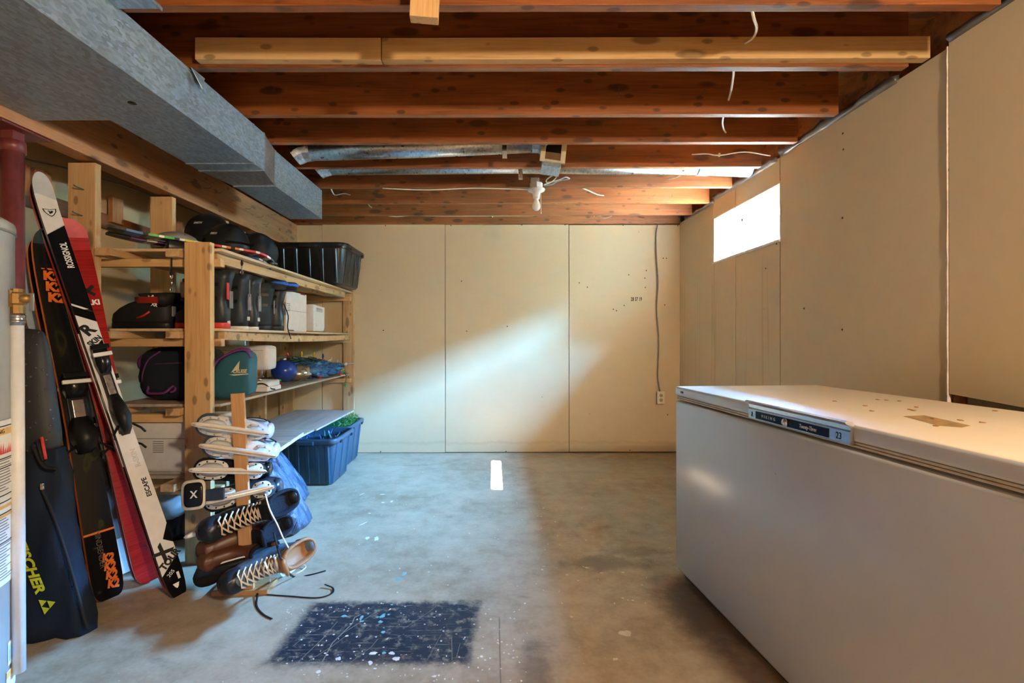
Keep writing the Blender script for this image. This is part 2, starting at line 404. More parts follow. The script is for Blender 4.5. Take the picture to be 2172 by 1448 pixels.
# nails
nm = MB().tube([(0, 0, 0), (0, -.035, .004), (.004, -.05, .022)], .0016, 5).mesh('nail', plain('nail_steel', (.10, .10, .10), .5, .6))
for px, py, k in [(787, 410, 6), (917, 415, 6), (1055, 408, 6), (1166, 408, 6), (1312, 412, 6), (1346, 412, 6), (1384, 412, 6), (1425, 412, 6), (780, 432, 7), (834, 438, 7), (914, 437, 7), (965, 440, 7), (1012, 443, 7), (1084, 436, 7), (1176, 432, 7), (1229, 434, 7), (1412, 436, 7), (1313, 202, 2), (1487, 200, 2), (1279, 262, 3), (1436, 265, 3), (1265, 332, 4), (1374, 330, 4)]:
    base = len(JY)-8; Yj = JY[base+k]
    o = link('nail', nm, ce, P(px, py+6, Yj)); o.rotation_euler = (0, random.uniform(-.4, .4), random.uniform(-.3, .3))
for px, py in ((395, 385), (432, 398), (455, 408), (490, 425), (520, 442), (545, 460), (575, 455), (558, 475)):
    Yb = 1.929*F/(VX-px); o = link('nail', nm, beam, P(px, py, Yb)); o.rotation_euler = (0, 0, PI/2+.6)
# end of a cut block hanging under the first joist
board('nailer_block', P(904, 12, 1.63)+Vector((0, -.01, .02)), (.092, .04, .15), 'z', W_NEW, ce).rotation_euler = (.06, -PI/2+.05, 0)
# window: jamb lining, sill, sash, pane
wi = tag(MB().box((GX+.02, (WY0+WY1)/2, WZ1-.01), (.04, WY1-WY0, .02)).build('window_1', plain('window_frame', (.80, .80, .78), .4)), kind='structure')
LIN = plain('jamb_lining', (.80, .74, .62), .6, var=.06)
MB().box(((XR+GX)/2+.0, WY1+.008, (WZ0+WZ1)/2), (GX-XR-.004, .016, WZ1-WZ0)).box(((XR+GX)/2, WY1-.0005, 1.94), (.003, .002, .34), 0).build('jamb', LIN, wi)
MB().box(((XR+GX)/2, WY0-.008, (WZ0+WZ1)/2), (GX-XR-.004, .016, WZ1-WZ0)).build('jamb', LIN, wi)
MB().box(((XR+GX)/2, (WY0+WY1)/2, WZ1+.008), (GX-XR-.004, WY1-WY0+.03, .016)).build('head_lining', LIN, wi)
MB().box(((XR+GX)/2-.006, (WY0+WY1)/2, WZ0-.010), (GX-XR+.012, WY1-WY0+.03, .018), bev=.003).build('sill', LIN, wi)
fr = MB()
for z, h in ((WZ0+.012, .024), (WZ1-.012, .024)): fr.box((GX+.012, (WY0+WY1)/2, z), (.03, WY1-WY0, h))
for y in (WY0+.012, WY1-.012): fr.box((GX+.012, y, (WZ0+WZ1)/2), (.03, .024, WZ1-WZ0))
fr.box((GX+.018, 3.65, (WZ0+WZ1)/2), (.02, .03, WZ1-WZ0)); fr.build('sash', plain('sash_white', (.82, .82, .80), .4), wi)
gn = NT('pane_glass'); gn.b.inputs['Transmission Weight'].default_value = 1; gn.b.inputs['IOR'].default_value = 1.02; gn.out((1, 1, 1), 0.0)
tr = gn.new('BsdfTransparent'); gl = gn.new('BsdfGlossy'); gl.inputs['Roughness'].default_value = .02; mx = gn.new('MixShader'); mx.inputs[0].default_value = .06
gn.link(tr.outputs[0], mx.inputs[1]); gn.link(gl.outputs[0], mx.inputs[2]); gn.link(mx.outputs[0], gn.n['Material Output'].inputs[0])
MB().box((GX+.02, (WY0+WY1)/2, (WZ0+WZ1)/2), (.004, WY1-WY0-.04, WZ1-WZ0-.04)).build('pane', gn.m, wi)
# yard outside
tag(MB().box((7.1, 3.5, 1.60), (10, 30, .1)).build('ground', plain('dry_yard', (.55, .42, .28), .95, var=.2, scale=3)), kind='structure')

SIDE = plain('skyblock_tan', (.50, .40, .28), .9)
tag(MB().box((5.1, 3.5, 2.43), (.2, 16, 1.66)).build('wall_skyblock_far', SIDE), kind='structure')  # unseen wall added to hide the low blue sky from the window
tag(MB().box((4.1, 1.1, 3.05), (3.4, .2, 2.9)).build('wall_skyblock_side', SIDE), kind='structure')  # unseen wall added, tall enough to dim skylight on the back wall
# ------------------------------------------------------------------ chest freezer
def mk_enamel(name, c, dirty):
    n = NT(name); v = n.tc(); a = n.noise(v, 3, 5, .6); b = n.noise(v, 26, 5, .7)
    col = n.ramp(a, ((.3, tuple(k*.93 for k in c)), (.7, c)))
    if dirty: col = n.mix(n.math('MULTIPLY', n.step(b, .64, .78), .3), col, (.45, .28, .12))
    s = n.voro(v, 16); kp = n.step(n.noise(v, 5, 2), .55, .62)
    col = n.mix(n.math('MULTIPLY', n.math('MULTIPLY', n.step(s, .05, .03), kp), .7), col, (.10, .07, .05))
    return n.out(col, .5 if dirty else .22, spec=.5 if not dirty else .3)
ENAM, ENAMT = mk_enamel('white_enamel', (.63, .68, .72), False), mk_enamel('worn_lit_lid_enamel', (.88, .78, .62), True)  # lid top: dirt over a lighter, warmer tone that paints in light
fa = math.radians(4.2)
fz = thing('chest_freezer', 'large white chest freezer with a chrome handle plate and scuffed lid beside the wall', 'freezer', (.872, 2.378, 0), (0, 0, fa))
FL, FD, FH = 1.75, .715, .897          # local: x = depth to the right, -y = towards the camera
MB().box((FD/2, -FL/2, .018), (FD-.06, FL-.06, .036)).build('plinth', BLACK, fz)
MB().box((FD/2, -FL/2, .43), (FD, FL, .80), bev=.012).build('body', ENAM, fz)
gk = MB()
for z in (.8395, .8475): gk.box((FD/2, -FL/2, z), (FD-.012, FL-.012, .0065), bev=.002)
gk.build('gasket', plain('gasket', (.62, .54, .42), .6), fz)
ld = MB().box((FD/2, -FL/2, .8745), (FD+.002, FL+.002, .045), bev=.010).build('lid', ENAM, fz)
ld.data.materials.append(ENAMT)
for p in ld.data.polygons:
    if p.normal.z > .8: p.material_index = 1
# handle: brushed channel with lipped top, plate below; local frame on the front face: u towards camera, w out of the face
def FP(u, z, w): return Vector((-w, -u, z))
HU0, HU1 = .62, 1.075
prof = [(.000, .895), (.004, .905), (.020, .908), (.026, .904), (.022, .899), (.012, .894), (.009, .882), (.012, .878), (.012, .846), (.006, .842), (.000, .842)]
AL = plain('brushed_aluminium', (.62, .63, .64), .3, 1, var=.08, scale=80)
h = MB().loft([[FP(u, z, w_) for w_, z in prof] for u in (HU0, HU1)], smooth=False).build('handle', AL, fz)
MB().loft([[FP(u, z, w_) for w_, z in ((.0125, .874), (.0145, .874), (.0145, .849), (.0125, .849))] for u in (HU0+.045, HU1-.075)], smooth=False).build('name_plate', BLACKG, h)
def onface(u, z, w=.0146): return Matrix(((0, 0, -1, -w), (-1, 0, 0, -u), (0, 1, 0, z), (0, 0, 0, 1)))
text('lettering', 'VIKING', .014, WHITEINK, h, onface(HU0+.115, .8615), track=1.8)
text('lettering', 'Twenty-Three', .017, WHITEINK, h, onface(HU0+.30, .8615), shear=.25, sx=.72)
text('lettering', '23', .026, BLACKINK, h, onface(HU1-.038, .861, .0125), sx=.8)
hd = MB()
hd.prism([(-.006, -.008), (.008, -.008), (.008, -.006), (.001, -.005), (.004, 0), (.003, .006), (-.001, .009), (-.004, .006), (-.003, 0), (-.006, -.005)], .0005, M=onface(HU0+.022, .861, .0122)); hd.build('emblem', BLACKINK, h)
MB().lathe([(.0, 0), (.0125, 0), (.0125, .008), (.011, .011), (.0, .011)], 18, M=onface(HU0+.205, .8615, .0125)).box((0, 0, .0115), (.002, .009, .001), 0, M=onface(HU0+.205, .8615, .0125)).build('lock', CHROME, h)
MB().box(FP(.075, .875, .0015), (.002, .026, .009), bev=.001).box(FP(.075, .875, .003), (.001, .018, .005)).build('badge', BLACKG, fz)

q_ = MB(); r_ = random.Random(6)
def lidp(px, py):
    k = (CH-.8972)*F/(py-VY); p = Matrix.Rotation(-fa, 3, 'Z') @ (Vector(((px-VX)*k/F, k, 0))-Vector((.872, 2.378, 0))); return p
pl_ = [lidp(x, y) for x, y in ((1916, 884), (1960, 882), (2010, 893), (2058, 904), (2040, 908), (1990, 904), (1950, 893))]
q_.prism([(p.x, p.y) for p in pl_], .0006, z0=.8971); q_.build('tape_residue', plain('residue', (.42, .27, .11), .9, var=.3), fz)
q_ = MB()
for x, y in ((1835, 862), (1930, 870), (1938, 872), (1944, 865), (1980, 890), (2037, 893), (2085, 898), (1908, 852), (1880, 850), (2110, 873), (1862, 849), (1770, 852), (1850, 873), (1985, 905)):
    p = lidp(x, y); q_.prism([(p.x+r_.uniform(.6, 1.2)*.006*math.cos(a), p.y+r_.uniform(.6, 1.2)*.009*math.sin(a)) for a in [k*PI/4 for k in range(8)]], .002, z0=.8971)
o = q_.build('crumbs', plain('rust_crumbs', (.42, .20, .06), .9), fz); o['kind'] = 'stuff'
# ------------------------------------------------------------------ ducts
def mk_galv(name, c, rough, metal=.75):
    n = NT(name); v = n.tc(); a = n.voro(n.map(v, (1, .45, 1.0)), 105, 'Color'); b = n.noise(v, 4, 4)
    s = n.sep(a)[0]; q = n.math('ADD', n.math('MULTIPLY', s, .55), n.math('MULTIPLY', b, .45))
    col = n.ramp(q, ((.2, tuple(k*.72 for k in c)), (.8, tuple(min(1, k*1.2) for k in c))))
    return n.out(col, n.math('ADD', rough, n.math('MULTIPLY', s, .12)), metal)
GALV, GALVS = mk_galv('galvanised', (.35, .47, .58), .42, .6), mk_galv('galvanised_pipe', (.60, .62, .64), .27, 1)
du = thing('supply_duct', 'long rectangular galvanised duct running under the joists beside the wooden beam', 'duct', (-1.45, 2.0, 2.04))
def dsec(name, r0, r1, mat=GALV):      # each r: (xl, xr, y, zlo, zhi)
    mb = MB(); rings = []
    for xl, xr, y, zl, zh in (r0, r1): rings.append([Vector((x, y, z))-du.location for x, z in ((xl, zl), (xr, zl), (xr, zh), (xl, zh))])
    mb.loft(rings, smooth=False); return mb.build(name, mat, du)
A0, A1 = (-1.62, -1.285, .3, 2.045, 2.246), (-1.595, -1.248, 2.69, 2.040, 2.246)
B0, B1 = (-1.535, -1.292, 2.93, 2.030, 2.242), (-1.53, -1.288, 3.72, 2.026, 2.240)
dsec('trunk_section', A0, A1); dsec('reducer', A1, B0, mk_galv('galvanised_smooth', (.46, .48, .50), .28)); dsec('trunk_section', B0, B1)
def band(xl, xr, y, zl, zh, w=.022, t=.004): dsec('seam_cleat', (xl-t, xr+t, y-w/2, zl-t, zh), (xl-t, xr+t, y+w/2, zl-t, zh))
band(-1.596, -1.250, 2.578, 2.040, 2.246, .012); band(-1.595, -1.248, 2.69, 2.040, 2.246, .018); band(-1.535, -1.292, 2.93, 2.030, 2.242, .016)
dsec('plenum', (-1.928, -1.62, .3, 2.043, 2.24), (-1.928, -1.605, 2.075, 2.043, 2.24))
MB().add([(-1.244, 2.04, 2.246), (-1.234, 2.10, 2.20), (-1.215, 2.07, 2.175), (-1.240, 2.13, 2.246), (-1.247, 2.04, 2.246), (-1.237, 2.10, 2.196), (-1.217, 2.07, 2.170), (-1.243, 2.13, 2.246)], [(0, 2, 1), (0, 1, 3), (4, 5, 6), (4, 7, 5), (0, 4, 6, 2), (2, 6, 5, 1), (1, 5, 7, 3)], M=Matrix.Translation(-du.location)).build('bent_tab', GALV, du)
MB().box(Vector((-1.19, 1.64, 2.240))-du.location, (.15, .055, .003)).box(Vector((-1.115, 1.64, 2.236))-du.location, (.003, .055, .012)).build('strap_plate', GALV, du)
MB().lathe([(0, 0), (.016, 0), (.016, .0015), (0, .0015)], 14, M=T(*(Vector((-1.40, 1.92, 2.0405))-du.location))).build('screw_hole', BLACKINK, du)
# round branch with register
def strap(X, Y, zt, zb, parent, y2=None):
    pts = [(X, Y, zt), (X, Y-.01, (zt+zb)/2), (X+.002, Y-.006, zb)]
    mb = MB(); rings = []
    for p in pts: rings.append([Vector(p)+Vector(q)-parent.location for q in ((-.014, -.001, 0), (.014, -.001, 0), (.014, .001, 0), (-.014, .001, 0))])
    mb.loft(rings, smooth=False); mb.build('strap', STEEL, parent)
b1 = thing('branch_duct', 'shiny round branch duct ending in an almond register between the joists', 'duct', (-.4, 3.07, 2.31), group='round branch ducts')
Q = lambda x, y, z: Vector((x, y, z))-b1.location
MB().tube([Q(-1.16, 3.07, 2.295), Q(-.4, 3.07, 2.315), Q(.27, 3.07, 2.345)], .0635, 24).build('pipe', GALVS, b1)
MB().tube([Q(-1.235, 3.07, 2.258), Q(-1.21, 3.07, 2.275), Q(-1.18, 3.07, 2.290), Q(-1.13, 3.07, 2.296)], [.060, .066, .067, .067], 12, smooth=False).build('elbow', GALVS, b1)
MB().tube([Q(.235, 3.07, 2.343), Q(.25, 3.07, 2.344), Q(.30, 3.07, 2.34), Q(.34, 3.06, 2.31)], [.066, .066, .066, .07], 12, smooth=False).build('adjustable_elbow', GALV, b1)
rg = Matrix.Translation(Q(.365, 3.02, 2.262)) @ R('Y', 8) @ R('X', -18)
MB().box((0, .05, -.01), (.115, .10, .17), M=rg).box((0, -.006, -.085), (.10, .004, .05), M=rg).box((0, .0, .088), (.13, .06, .012), M=rg).build('boot', GALV, b1)
ALM = plain('almond_paint', (.62, .58, .46), .45)
m_ = MB()
for x_ in (-.062, .062): m_.box((x_, -.012, 0), (.030, .012, .165), M=rg, bev=.003)
for z_ in (-.075, .075): m_.box((0, -.012, z_), (.10, .012, .015), M=rg, bev=.003)
m_.build('register_frame', ALM, b1)
MB().box((0, -.004, .03), (.098, .004, .072), M=rg).build('damper', BLACKG, b1)
MB().box((0, -.004, -.04), (.098, .004, .066), M=rg).build('damper', plain('damper_brown', (.16, .10, .05), .5), b1)
strap(.067, 3.0, 2.33, 2.215, b1)
b2 = thing('branch_duct', 'shiny round branch duct passing above the lamp to the wall above the window', 'duct', (.2, 3.47, 2.34), group='round branch ducts')
Q2 = lambda x, y, z: Vector((x, y, z))-b2.location
MB().tube([Q2(-1.2, 3.47, 2.338), Q2(.2, 3.47, 2.348), Q2(1.45, 3.47, 2.335)], .0635, 24).build('pipe', GALVS, b2)
MB().tube([Q2(-1.235, 3.47, 2.30), Q2(-1.21, 3.47, 2.32), Q2(-1.15, 3.47, 2.338)], [.060, .066, .067], 12, smooth=False).build('elbow', GALVS, b2)
MB().tube([Q2(1.43, 3.47, 2.335), Q2(1.50, 3.47, 2.333), Q2(1.52, 3.47, 2.333), Q2(1.80, 3.47, 2.32)], [.068, .068, .064, .064], 14, smooth=False).build('coupling', GALV, b2)
strap(.185, 3.40, 2.33, 2.215, b2)
# ------------------------------------------------------------------ built-in storage shelf
sh = thing('storage_shelf', 'home made lumber storage shelf with four plywood levels along the back left wall', 'shelf', (-1.7, 3.6, 0))
def sb(name, c, d, ax, m=W_PINE, **k): return board(name, c, d, ax, m, sh, **k)
sb('front_post', (-1.483, 2.497, .806), (.130, .038, 1.612), 'z', W_NEW)
sb('front_post', (-1.418, 4.851, .785), (.104, .036, 1.57), 'z')
for y in (2.449, 3.03, 3.64, 4.25, 4.845): sb('rear_post', (-2.022, y, .9965), (.134, .038, 1.993), 'z', W_PINE)
LV = [(1.572, .015), (1.166, .014), (.781, .014)]
for i, (zb, t) in enumerate(LV):
    sb('shelf_rail', (-1.912, 3.64, zb-.0185), (.082, 2.44, .036), 'y'); sb('shelf_rail', (-1.598, 3.66, zb-.0185), (.067, 2.40, .036), 'y')
    for y in (2.537, 4.808): sb('cross_rail', (-1.708, y, zb-.0575), (.64, .040, .040), 'x', W_NEW if y < 3 else W_PINE)
    for y0, y1 in ((2.519, 3.67), (3.673, 4.872)):
        sb('shelf_board', (-1.672 if i else -1.665, (y0+y1)/2, zb+t/2+.0005), (.566 if i else .57, y1-y0, t), 'y', W_PLY if i < 2 else W_OLD)
sb('shelf_rail', (-1.445, 3.66, 1.572-.026), (.034, 2.20, .050), 'y')
# bowed board under the front of the second shelf
rings = []
for k in range(13):
    y = 2.56+(4.78-2.56)*k/12; s = -.016*math.sin(PI*k/12)
    rings.append([Vector((x, y, z+s))-sh.location for x, z in ((-1.425, 1.122), (-1.392, 1.122), (-1.392, 1.165), (-1.425, 1.165))])
MB().loft(rings, smooth=False).build('front_rail', W_PINE, sh)
# lowest level
for x, wd in ((-1.912, .082), (-1.598, .067)): sb('shelf_rail', (x, 3.64, .396), (wd, 2.44, .036), 'y')
for y in (2.537, 4.808): sb('cross_rail', (-1.708, y, .356), (.64, .040, .042), 'x')
for y0, y1, m, x1 in ((2.519, 3.30, W_OLD, -1.40), (3.303, 3.82, W_OLD, -1.385), (3.823, 4.872, W_OLD, -1.368)):
    sb('shelf_board', ((-1.952+x1)/2, (y0+y1)/2, .4225), (x1+1.952, y1-y0, .014), 'y' if y1 > 4 else 'x', m)
# loose white-edged board on the lowest level
lb = thing('loose_board', 'loose white edged melamine board lying on the lowest shelf and jutting out', 'board', (-1.60, 3.20, .430), (0, 0, math.radians(6)))
MB().box((0, 0, .011), (.52, .70, .020), bev=.001).build('panel', W_OLD, lb)
MB().box((.262, 0, .011), (.006, .70, .022)).build('edge_band', plain('edge_white', (.78, .74, .66), .5), lb)
MB().box((.2655, .03, .011), (.001, .05, .022)).box((.20, .03, .0212), (.13, .05, .0006)).build('tape', plain('masking_tape', (.62, .46, .27), .6), lb)

# ------------------------------------------------------------------ steel post, water heater
MAR = plain('maroon_paint', (.16, .035, .035), .35, var=.2)
sp = thing('steel_post', 'round maroon painted steel post carrying the beam behind the water heater', 'post', (-1.99, 2.05, 0))
MB().lathe([(.038, .01), (.038, 1.94)], 20).build('shaft', MAR, sp)
MB().lathe([(.043, 1.90), (.043, 1.945), (.03, 1.945)], 20).build('collar', MAR, sp)
MB().box((0, 0, 1.965), (.05, .05, .04)).box((0, 0, 1.988), (.13, .22, .008)).build('saddle', MAR, sp)
MB().box((0, 0, .005), (.12, .12, .01)).build('foot_plate', MAR, sp)

TANK = plain('tank_enamel', (.40, .425, .42), .32, var=.05)
wh = thing('water_heater', 'tall grey cylindrical water heater with a warning label and white relief pipe', 'water heater', (-1.70, 1.40, 0))
TR = .25
MB().lathe([(.02, .03), (TR-.01, .03), (TR, .04), (TR, 1.452), (TR+.003, 1.455), (TR+.003, 1.475), (TR, 1.484), (TR-.02, 1.497), (.15, 1.512), (.01, 1.515)], 64).build('tank', TANK, wh)
MB().lathe([(TR+.004, 1.450), (TR+.005, 1.453), (TR+.004, 1.456)], 64).build('lid_seam', GREYP, wh)
for k in range(4): MB().lathe([(.02, 0), (.02, .03)], 10, M=T(.17*math.cos(k*PI/2), .17*math.sin(k*PI/2))).build('foot', BLACK, wh)
def arc(a0, a1, z0, z1, r, mb=None, m=0):
    mb = mb or MB(); n = max(2, int(abs(a1-a0)/3))
    A = [math.radians(a0+(a1-a0)*i/n) for i in range(n+1)]
    vs = [(r*math.cos(a), r*math.sin(a), z) for z in (z0, z1) for a in A]
    mb.add(vs, [(i, i+1, i+1+n+1, i+n+1) for i in range(n)], m, True); return mb
la = arc(-40, 32, .395, .885, TR+.0012).build('label', PAPER, wh)
ORG = plain('label_orange', (.75, .42, .12), .6); TXT = plain('label_text', (.20, .20, .22), .7)
arc(-40, 28, .842, .862, TR+.0018).build('header', ORG, la)
for z in (.622, .596): arc(-40, 28, z, z+.010, TR+.0018).build('header', ORG, la)
fr_ = MB()
for z in (.866, .770, .742, .660, .640, .606, .520): arc(-40, 29, z, z+.0035, TR+.0018, fr_)
arc(28.4, 29.2, .52, .87, TR+.0018, fr_); fr_.build('label_frame', BLACKINK, la)
tx = MB(); rt = random.Random(5)
for z0, z1 in ((.672, .735), (.748, .765), (.525, .590), (.41, .515)):
    z = z1
    while z > z0: arc(-30, 17+rt.uniform(2, 10), z, z+.0032, TR+.0018, tx); z -= .0085
tx.build('print_lines', TXT, la)
fm = MB(); rf_ = random.Random(2)
for i in range(6):
    a = 13+i*2.2; h_ = .018+.016*rf_.random(); fm.add([(math.cos(math.radians(q))*(TR+.002), math.sin(math.radians(q))*(TR+.002), z) for q, z in ((a, .785), (a+2.4, .785), (a+1.6, .785+h_))], [(0, 1, 2)])
fm.build('flame_picture', RED, la)
def wrap_text(s, size, a_mid, z, mat, name='lettering'):
    o = text(name, s, size, mat, la, Matrix.Identity(4)); me = o.data
    for v in me.vertices:
        a = math.radians(a_mid)+v.co.x/TR; r = TR+.0022+v.co.z; v.co = Vector((r*math.cos(a), r*math.sin(a), z+v.co.y))
    return o
wrap_text('WARNING', .018, 8, .852, BLACKINK)
bs = arc(32.6, 39, .34, .93, TR+.0012).build('barcode_strip', PAPER, wh)
bc = MB(); z = .35
while z < .92:
    q = rt.uniform(.0015, .004)
    if not (.58 < z < .60 or .70 < z < .715): arc(34, 38.5, z, z+q, TR+.0018, bc)
    z += q+rt.uniform(.002, .006)
bc.build('barcode', TXT, bs)
rd = MB()
for z in (.50, .655, .79): arc(32.6, 37, z, z+.014, TR+.0022, rd)
rd.build('red_marks', RED, bs)
s2 = arc(22, 34, .14, .21, TR+.0012).build('sticker', PAPER, wh)
arc(23, 33, .15, .2, TR+.0018).build('sticker_print', plain('sticker_blue', (.35, .45, .55), .7), s2)
s3 = arc(20, 36, -.0+.06, .125, TR+.0012).build('sticker', PAPER, wh); arc(20, 36, .105, .122, TR+.0018).build('header', ORG, s3)
# relief valve and pipe
BRASS = plain('brass', (.34, .20, .07), .5, .8)
VP_ = P(36, 632, 1.53)-wh.location; VP_.z = P(36, 632, 1.53).z
vl = MB(); vl.tube([VP_+Vector((-.06, .03, 0)), VP_+Vector((.005, 0, 0))], [.016, .02], 10).lathe([(.012, -.045), (.019, -.045), (.019, -.02), (.024, -.015), (.024, .015), (.018, .02), (.018, .03), (.0, .034)], 10, M=Matrix.Translation(VP_), smooth=False)
vl.box(VP_+Vector((-.005, -.022, 0)), (.016, .012, .05)); vl.tube([VP_, VP_+Vector((.04, .0, 0))], [.018, .012], 10)
vv = vl.build('relief_valve', BRASS, wh)
MB().box(VP_+Vector((.045, 0, -.010)), (.016, .003, .055), bev=.001).build('lever', STEEL, vv)
MB().lathe([(.019, -.082), (.0185, -.045)], 14, M=Matrix.Translation(VP_)).lathe([(.021, -.075), (.021, -.066)], 14, M=Matrix.Translation(VP_)).lathe([(.021, -.058), (.021, -.05)], 14, M=Matrix.Translation(VP_)).build('pipe_adapter', STEEL, wh)
MB().tube([VP_+Vector((0, 0, -.08)), Vector((VP_.x+.004, VP_.y, .10))], .0172, 16).build('relief_pipe', plain('pvc_white', (.70, .74, .77), .4, var=.05), wh)
pp = thing('paper_sheet', 'crumpled pale pink paper lying on top of the water heater', 'paper', (-1.60, 1.42, 1.512))
MB().loft([[(x, y, .004+.012*math.sin(7*x*9+y*20)*abs(x)*8+.02*max(0, x)) for y in (-.05, -.02, .01, .05)] for x in (-.07, -.03, .02, .06, .09)], caps=False, closed=False).build('sheet', plain('pink_paper', (.74, .58, .54), .8), pp)

for px, py in ((178, 401), (175, 456)):
    p = P(px, py, 2.43)-sh.location; MB().tube([p, p+Vector((-.012, -.03, .006)), p+Vector((-.016, -.04, .012))], .003, 6).build('peg', plain('green_peg', (.03, .16, .12), .5), sh)
# ------------------------------------------------------------------ skis, ski bag
def ski(name, label, tail, tip, W, segs, side, base, th=.014, group=None, roll=0.0, tipL=.12, rock=.035, tailround=.5):
    """W: [(t, halfwidth)], segs: [(t0, mat index, skew)] from the tail; the frame: x tail to tip, y to the left, z out of the topsheet."""
    tail, tip = Vector(tail), Vector(tip); L = (tip-tail).length
    M = frame(tail, tip-tail, (-.62, -.80+roll, 0))
    t = thing(name, label, 'ski', M=M, group=group)
    ts = sorted(set([0, .004, .012, .022, .05]+[i/24 for i in range(2, 24)]+[s[0] for s in segs if s[0] > 0]+[1-tipL/L*k for k in (1, .8, .6, .4, .25, .12, .05, .01)]+[1]))
    def hw(q):
        for (a, wa), (b, wb) in zip(W, W[1:]):
            if a <= q <= b: k = (q-a)/(b-a); k = k*k*(3-2*k); w = wa+(wb-wa)*k; break
        e = (1-q)*L/tipL
        if e < 1: w *= max(.02, math.sqrt(max(0, 1-(1-e)**2.6)))
        e = q*L/.05
        if e < 1: w *= tailround+(1-tailround)*math.sqrt(max(0, 1-(1-e)**2))
        return w
    sk = {s[0]: s[2] for s in segs}
    mb = MB(); vs = []; fs = []; mi = []
    for q in ts:
        w = hw(q); z = rock*max(0, (q-.88)/.12)**2; k = sk.get(q, 0)
        for y, zz in ((w, z-th), (-w, z-th), (-w, z), (w, z)): vs.append((q*L+k*y, y, zz))
    mats = [side, base]+[s[1] for s in segs]
    for i in range(len(ts)-1):
        m = 2+max(j for j, s in enumerate(segs) if s[0] <= ts[i]+1e-6); a = i*4; b = a+4
        for f, x in (((a, a+1, b+1, b), 1), ((a+1, a+2, b+2, b+1), 0), ((a+2, a+3, b+3, b+2), m), ((a+3, a, b, b+3), 0)): fs.append(f); mi.append(x)
    n = len(vs); fs += [(0, 3, 2, 1), (n-4, n-3, n-2, n-1)]; mi += [0, 0]
    mb.v = vs; mb.f = fs; mb.mi = mi; mb.sm = [False]*len(fs); mb.build('board', mats, t); t['len'] = L
    return t, L, M
def binding(t, x, w, toe=BLACKG, clip=WHITEP, L=.36):
    r = MB().box((x, 0, .006), (L, w*1.5, .010), bev=.003).build('binding', BLACK, t)
    MB().loft([[(x+L*.5*k, y*w*s, z) for y, z in ((-1, .008), (1, .008), (.8, .045*h), (-.8, .045*h))] for k, s, h in ((.35, .8, .6), (.55, 1, 1), (.85, .9, 1.1), (1.0, .6, .5))]).box((x+L*.44, 0, .055), (.022, w*2.1, .012), bev=.003).build('toe_piece', [toe], r)
    MB().box((x+L*.36, 0, .050), (.018, w*2.4, .014), bev=.004).build('toe_clip', clip, r)
    MB().loft([[(x-L*.5*k, y*w*s, z) for y, z in ((-1, .008), (1, .008), (.7, .06*h), (-.7, .06*h))] for k, s, h in ((.15, .7, .5), (.45, 1, .9), (.7, 1, 1.3), (.95, .7, 1.0), (1.05, .5, .4))]).build('heel_piece', BLACK, r)
    MB().box((x-.01, 0, .014), (L*.35, w*.9, .008), bev=.002).build('track', STEEL, r)
    MB().tube([(x-L*.42, -w*.8, .03), (x-L*.5, -w*1.7, .04), (x-L*.56, -w*1.9, .055)], .005, 6).build('brake_arm', BLACK, r)
    MB().tube([(x-L*.42, w*.8, .03), (x-L*.5, w*1.7, .04), (x-L*.56, w*1.9, .055)], .005, 6).build('brake_arm', BLACK, r)
    return r
SW = plain('ski_white', (.72, .72, .72), .3, var=.05); SG = plain('ski_silver', (.50, .53, .58), .35, var=.06); SK = plain('ski_black', (.006, .006, .007), .05); SK.node_tree.nodes['Principled BSDF'].inputs['Specular IOR Level'].default_value = .08
SBASE = plain('ski_base', (.02, .02, .025), .4)
def lt(t, s, size, x, y, mat, ang=0, **k): return text('lettering', s, size, mat, t, T(x, y, .0006) @ R('Z', ang), **k)
# cross-country touring skis
XT0, XT1 = PF(381, 1266), P(80, 371, 2.30)
xt, L, _ = ski('touring_ski', 'narrow white and black touring ski leaning in front of the red ski', XT0+Vector((0, 0, .012)), XT1, [(0, .032), (.05, .040), (.45, .034), (.9, .037), (1, .037)],
    [(0, SK, 0), (.068, SW, -.9), (.47, SW, 0), (.645, SK, .6), (.668, SW, .6), (.673, SK, .6), (.865, SW, -.75), (.945, SG, .5)], plain('ski_edge_dark', (.08, .02, .02), .4), SBASE, th=.022, group='touring ski pair', tipL=.10, tailround=.75)
text('lettering', 'ROSSIGNOL', .036, WHITEINK, xt, T(L*.800, -.010, .0006), bold=.0008, sx=.66)
lt(xt, 'R', .072, L*.617, .008, BLACKINK, -58, bold=.003); lt(xt, 'SKIN', .032, L*.590, -.004, BLACKINK, -58, bold=.0015, sx=.9)
MB().prism([(L*.566, -.033), (L*.592, -.033), (L*.570, .012)], .0006).build('graphic', SK, xt)
lt(xt, 'ESCAPE', .026, L*.243, -.012, BLACKINK, 0, bold=.0008); lt(xt, 'R-SKIN', .028, L*.312, -.008, plain('grey_ink', (.55, .54, .53), .5), 0, bold=.001)
lt(xt, 'X', .080, L*.096, .008, BLACKINK, -45, bold=.004); lt(xt, 'TOUR', .040, L*.078, -.008, BLACKINK, -58, bold=.0022, sx=.85); lt(xt, '205', .022, L*.050, .006, WHITEINK, -58)
MB().prism([(L*.155, -.040), (L*.124, -.006), (L*.110, -.040)], .0006).build('graphic', SK, xt)
MB().box((L*.040, -.018, .0004), (.03, .010, .0008)).build('sticker', PAPER, xt)
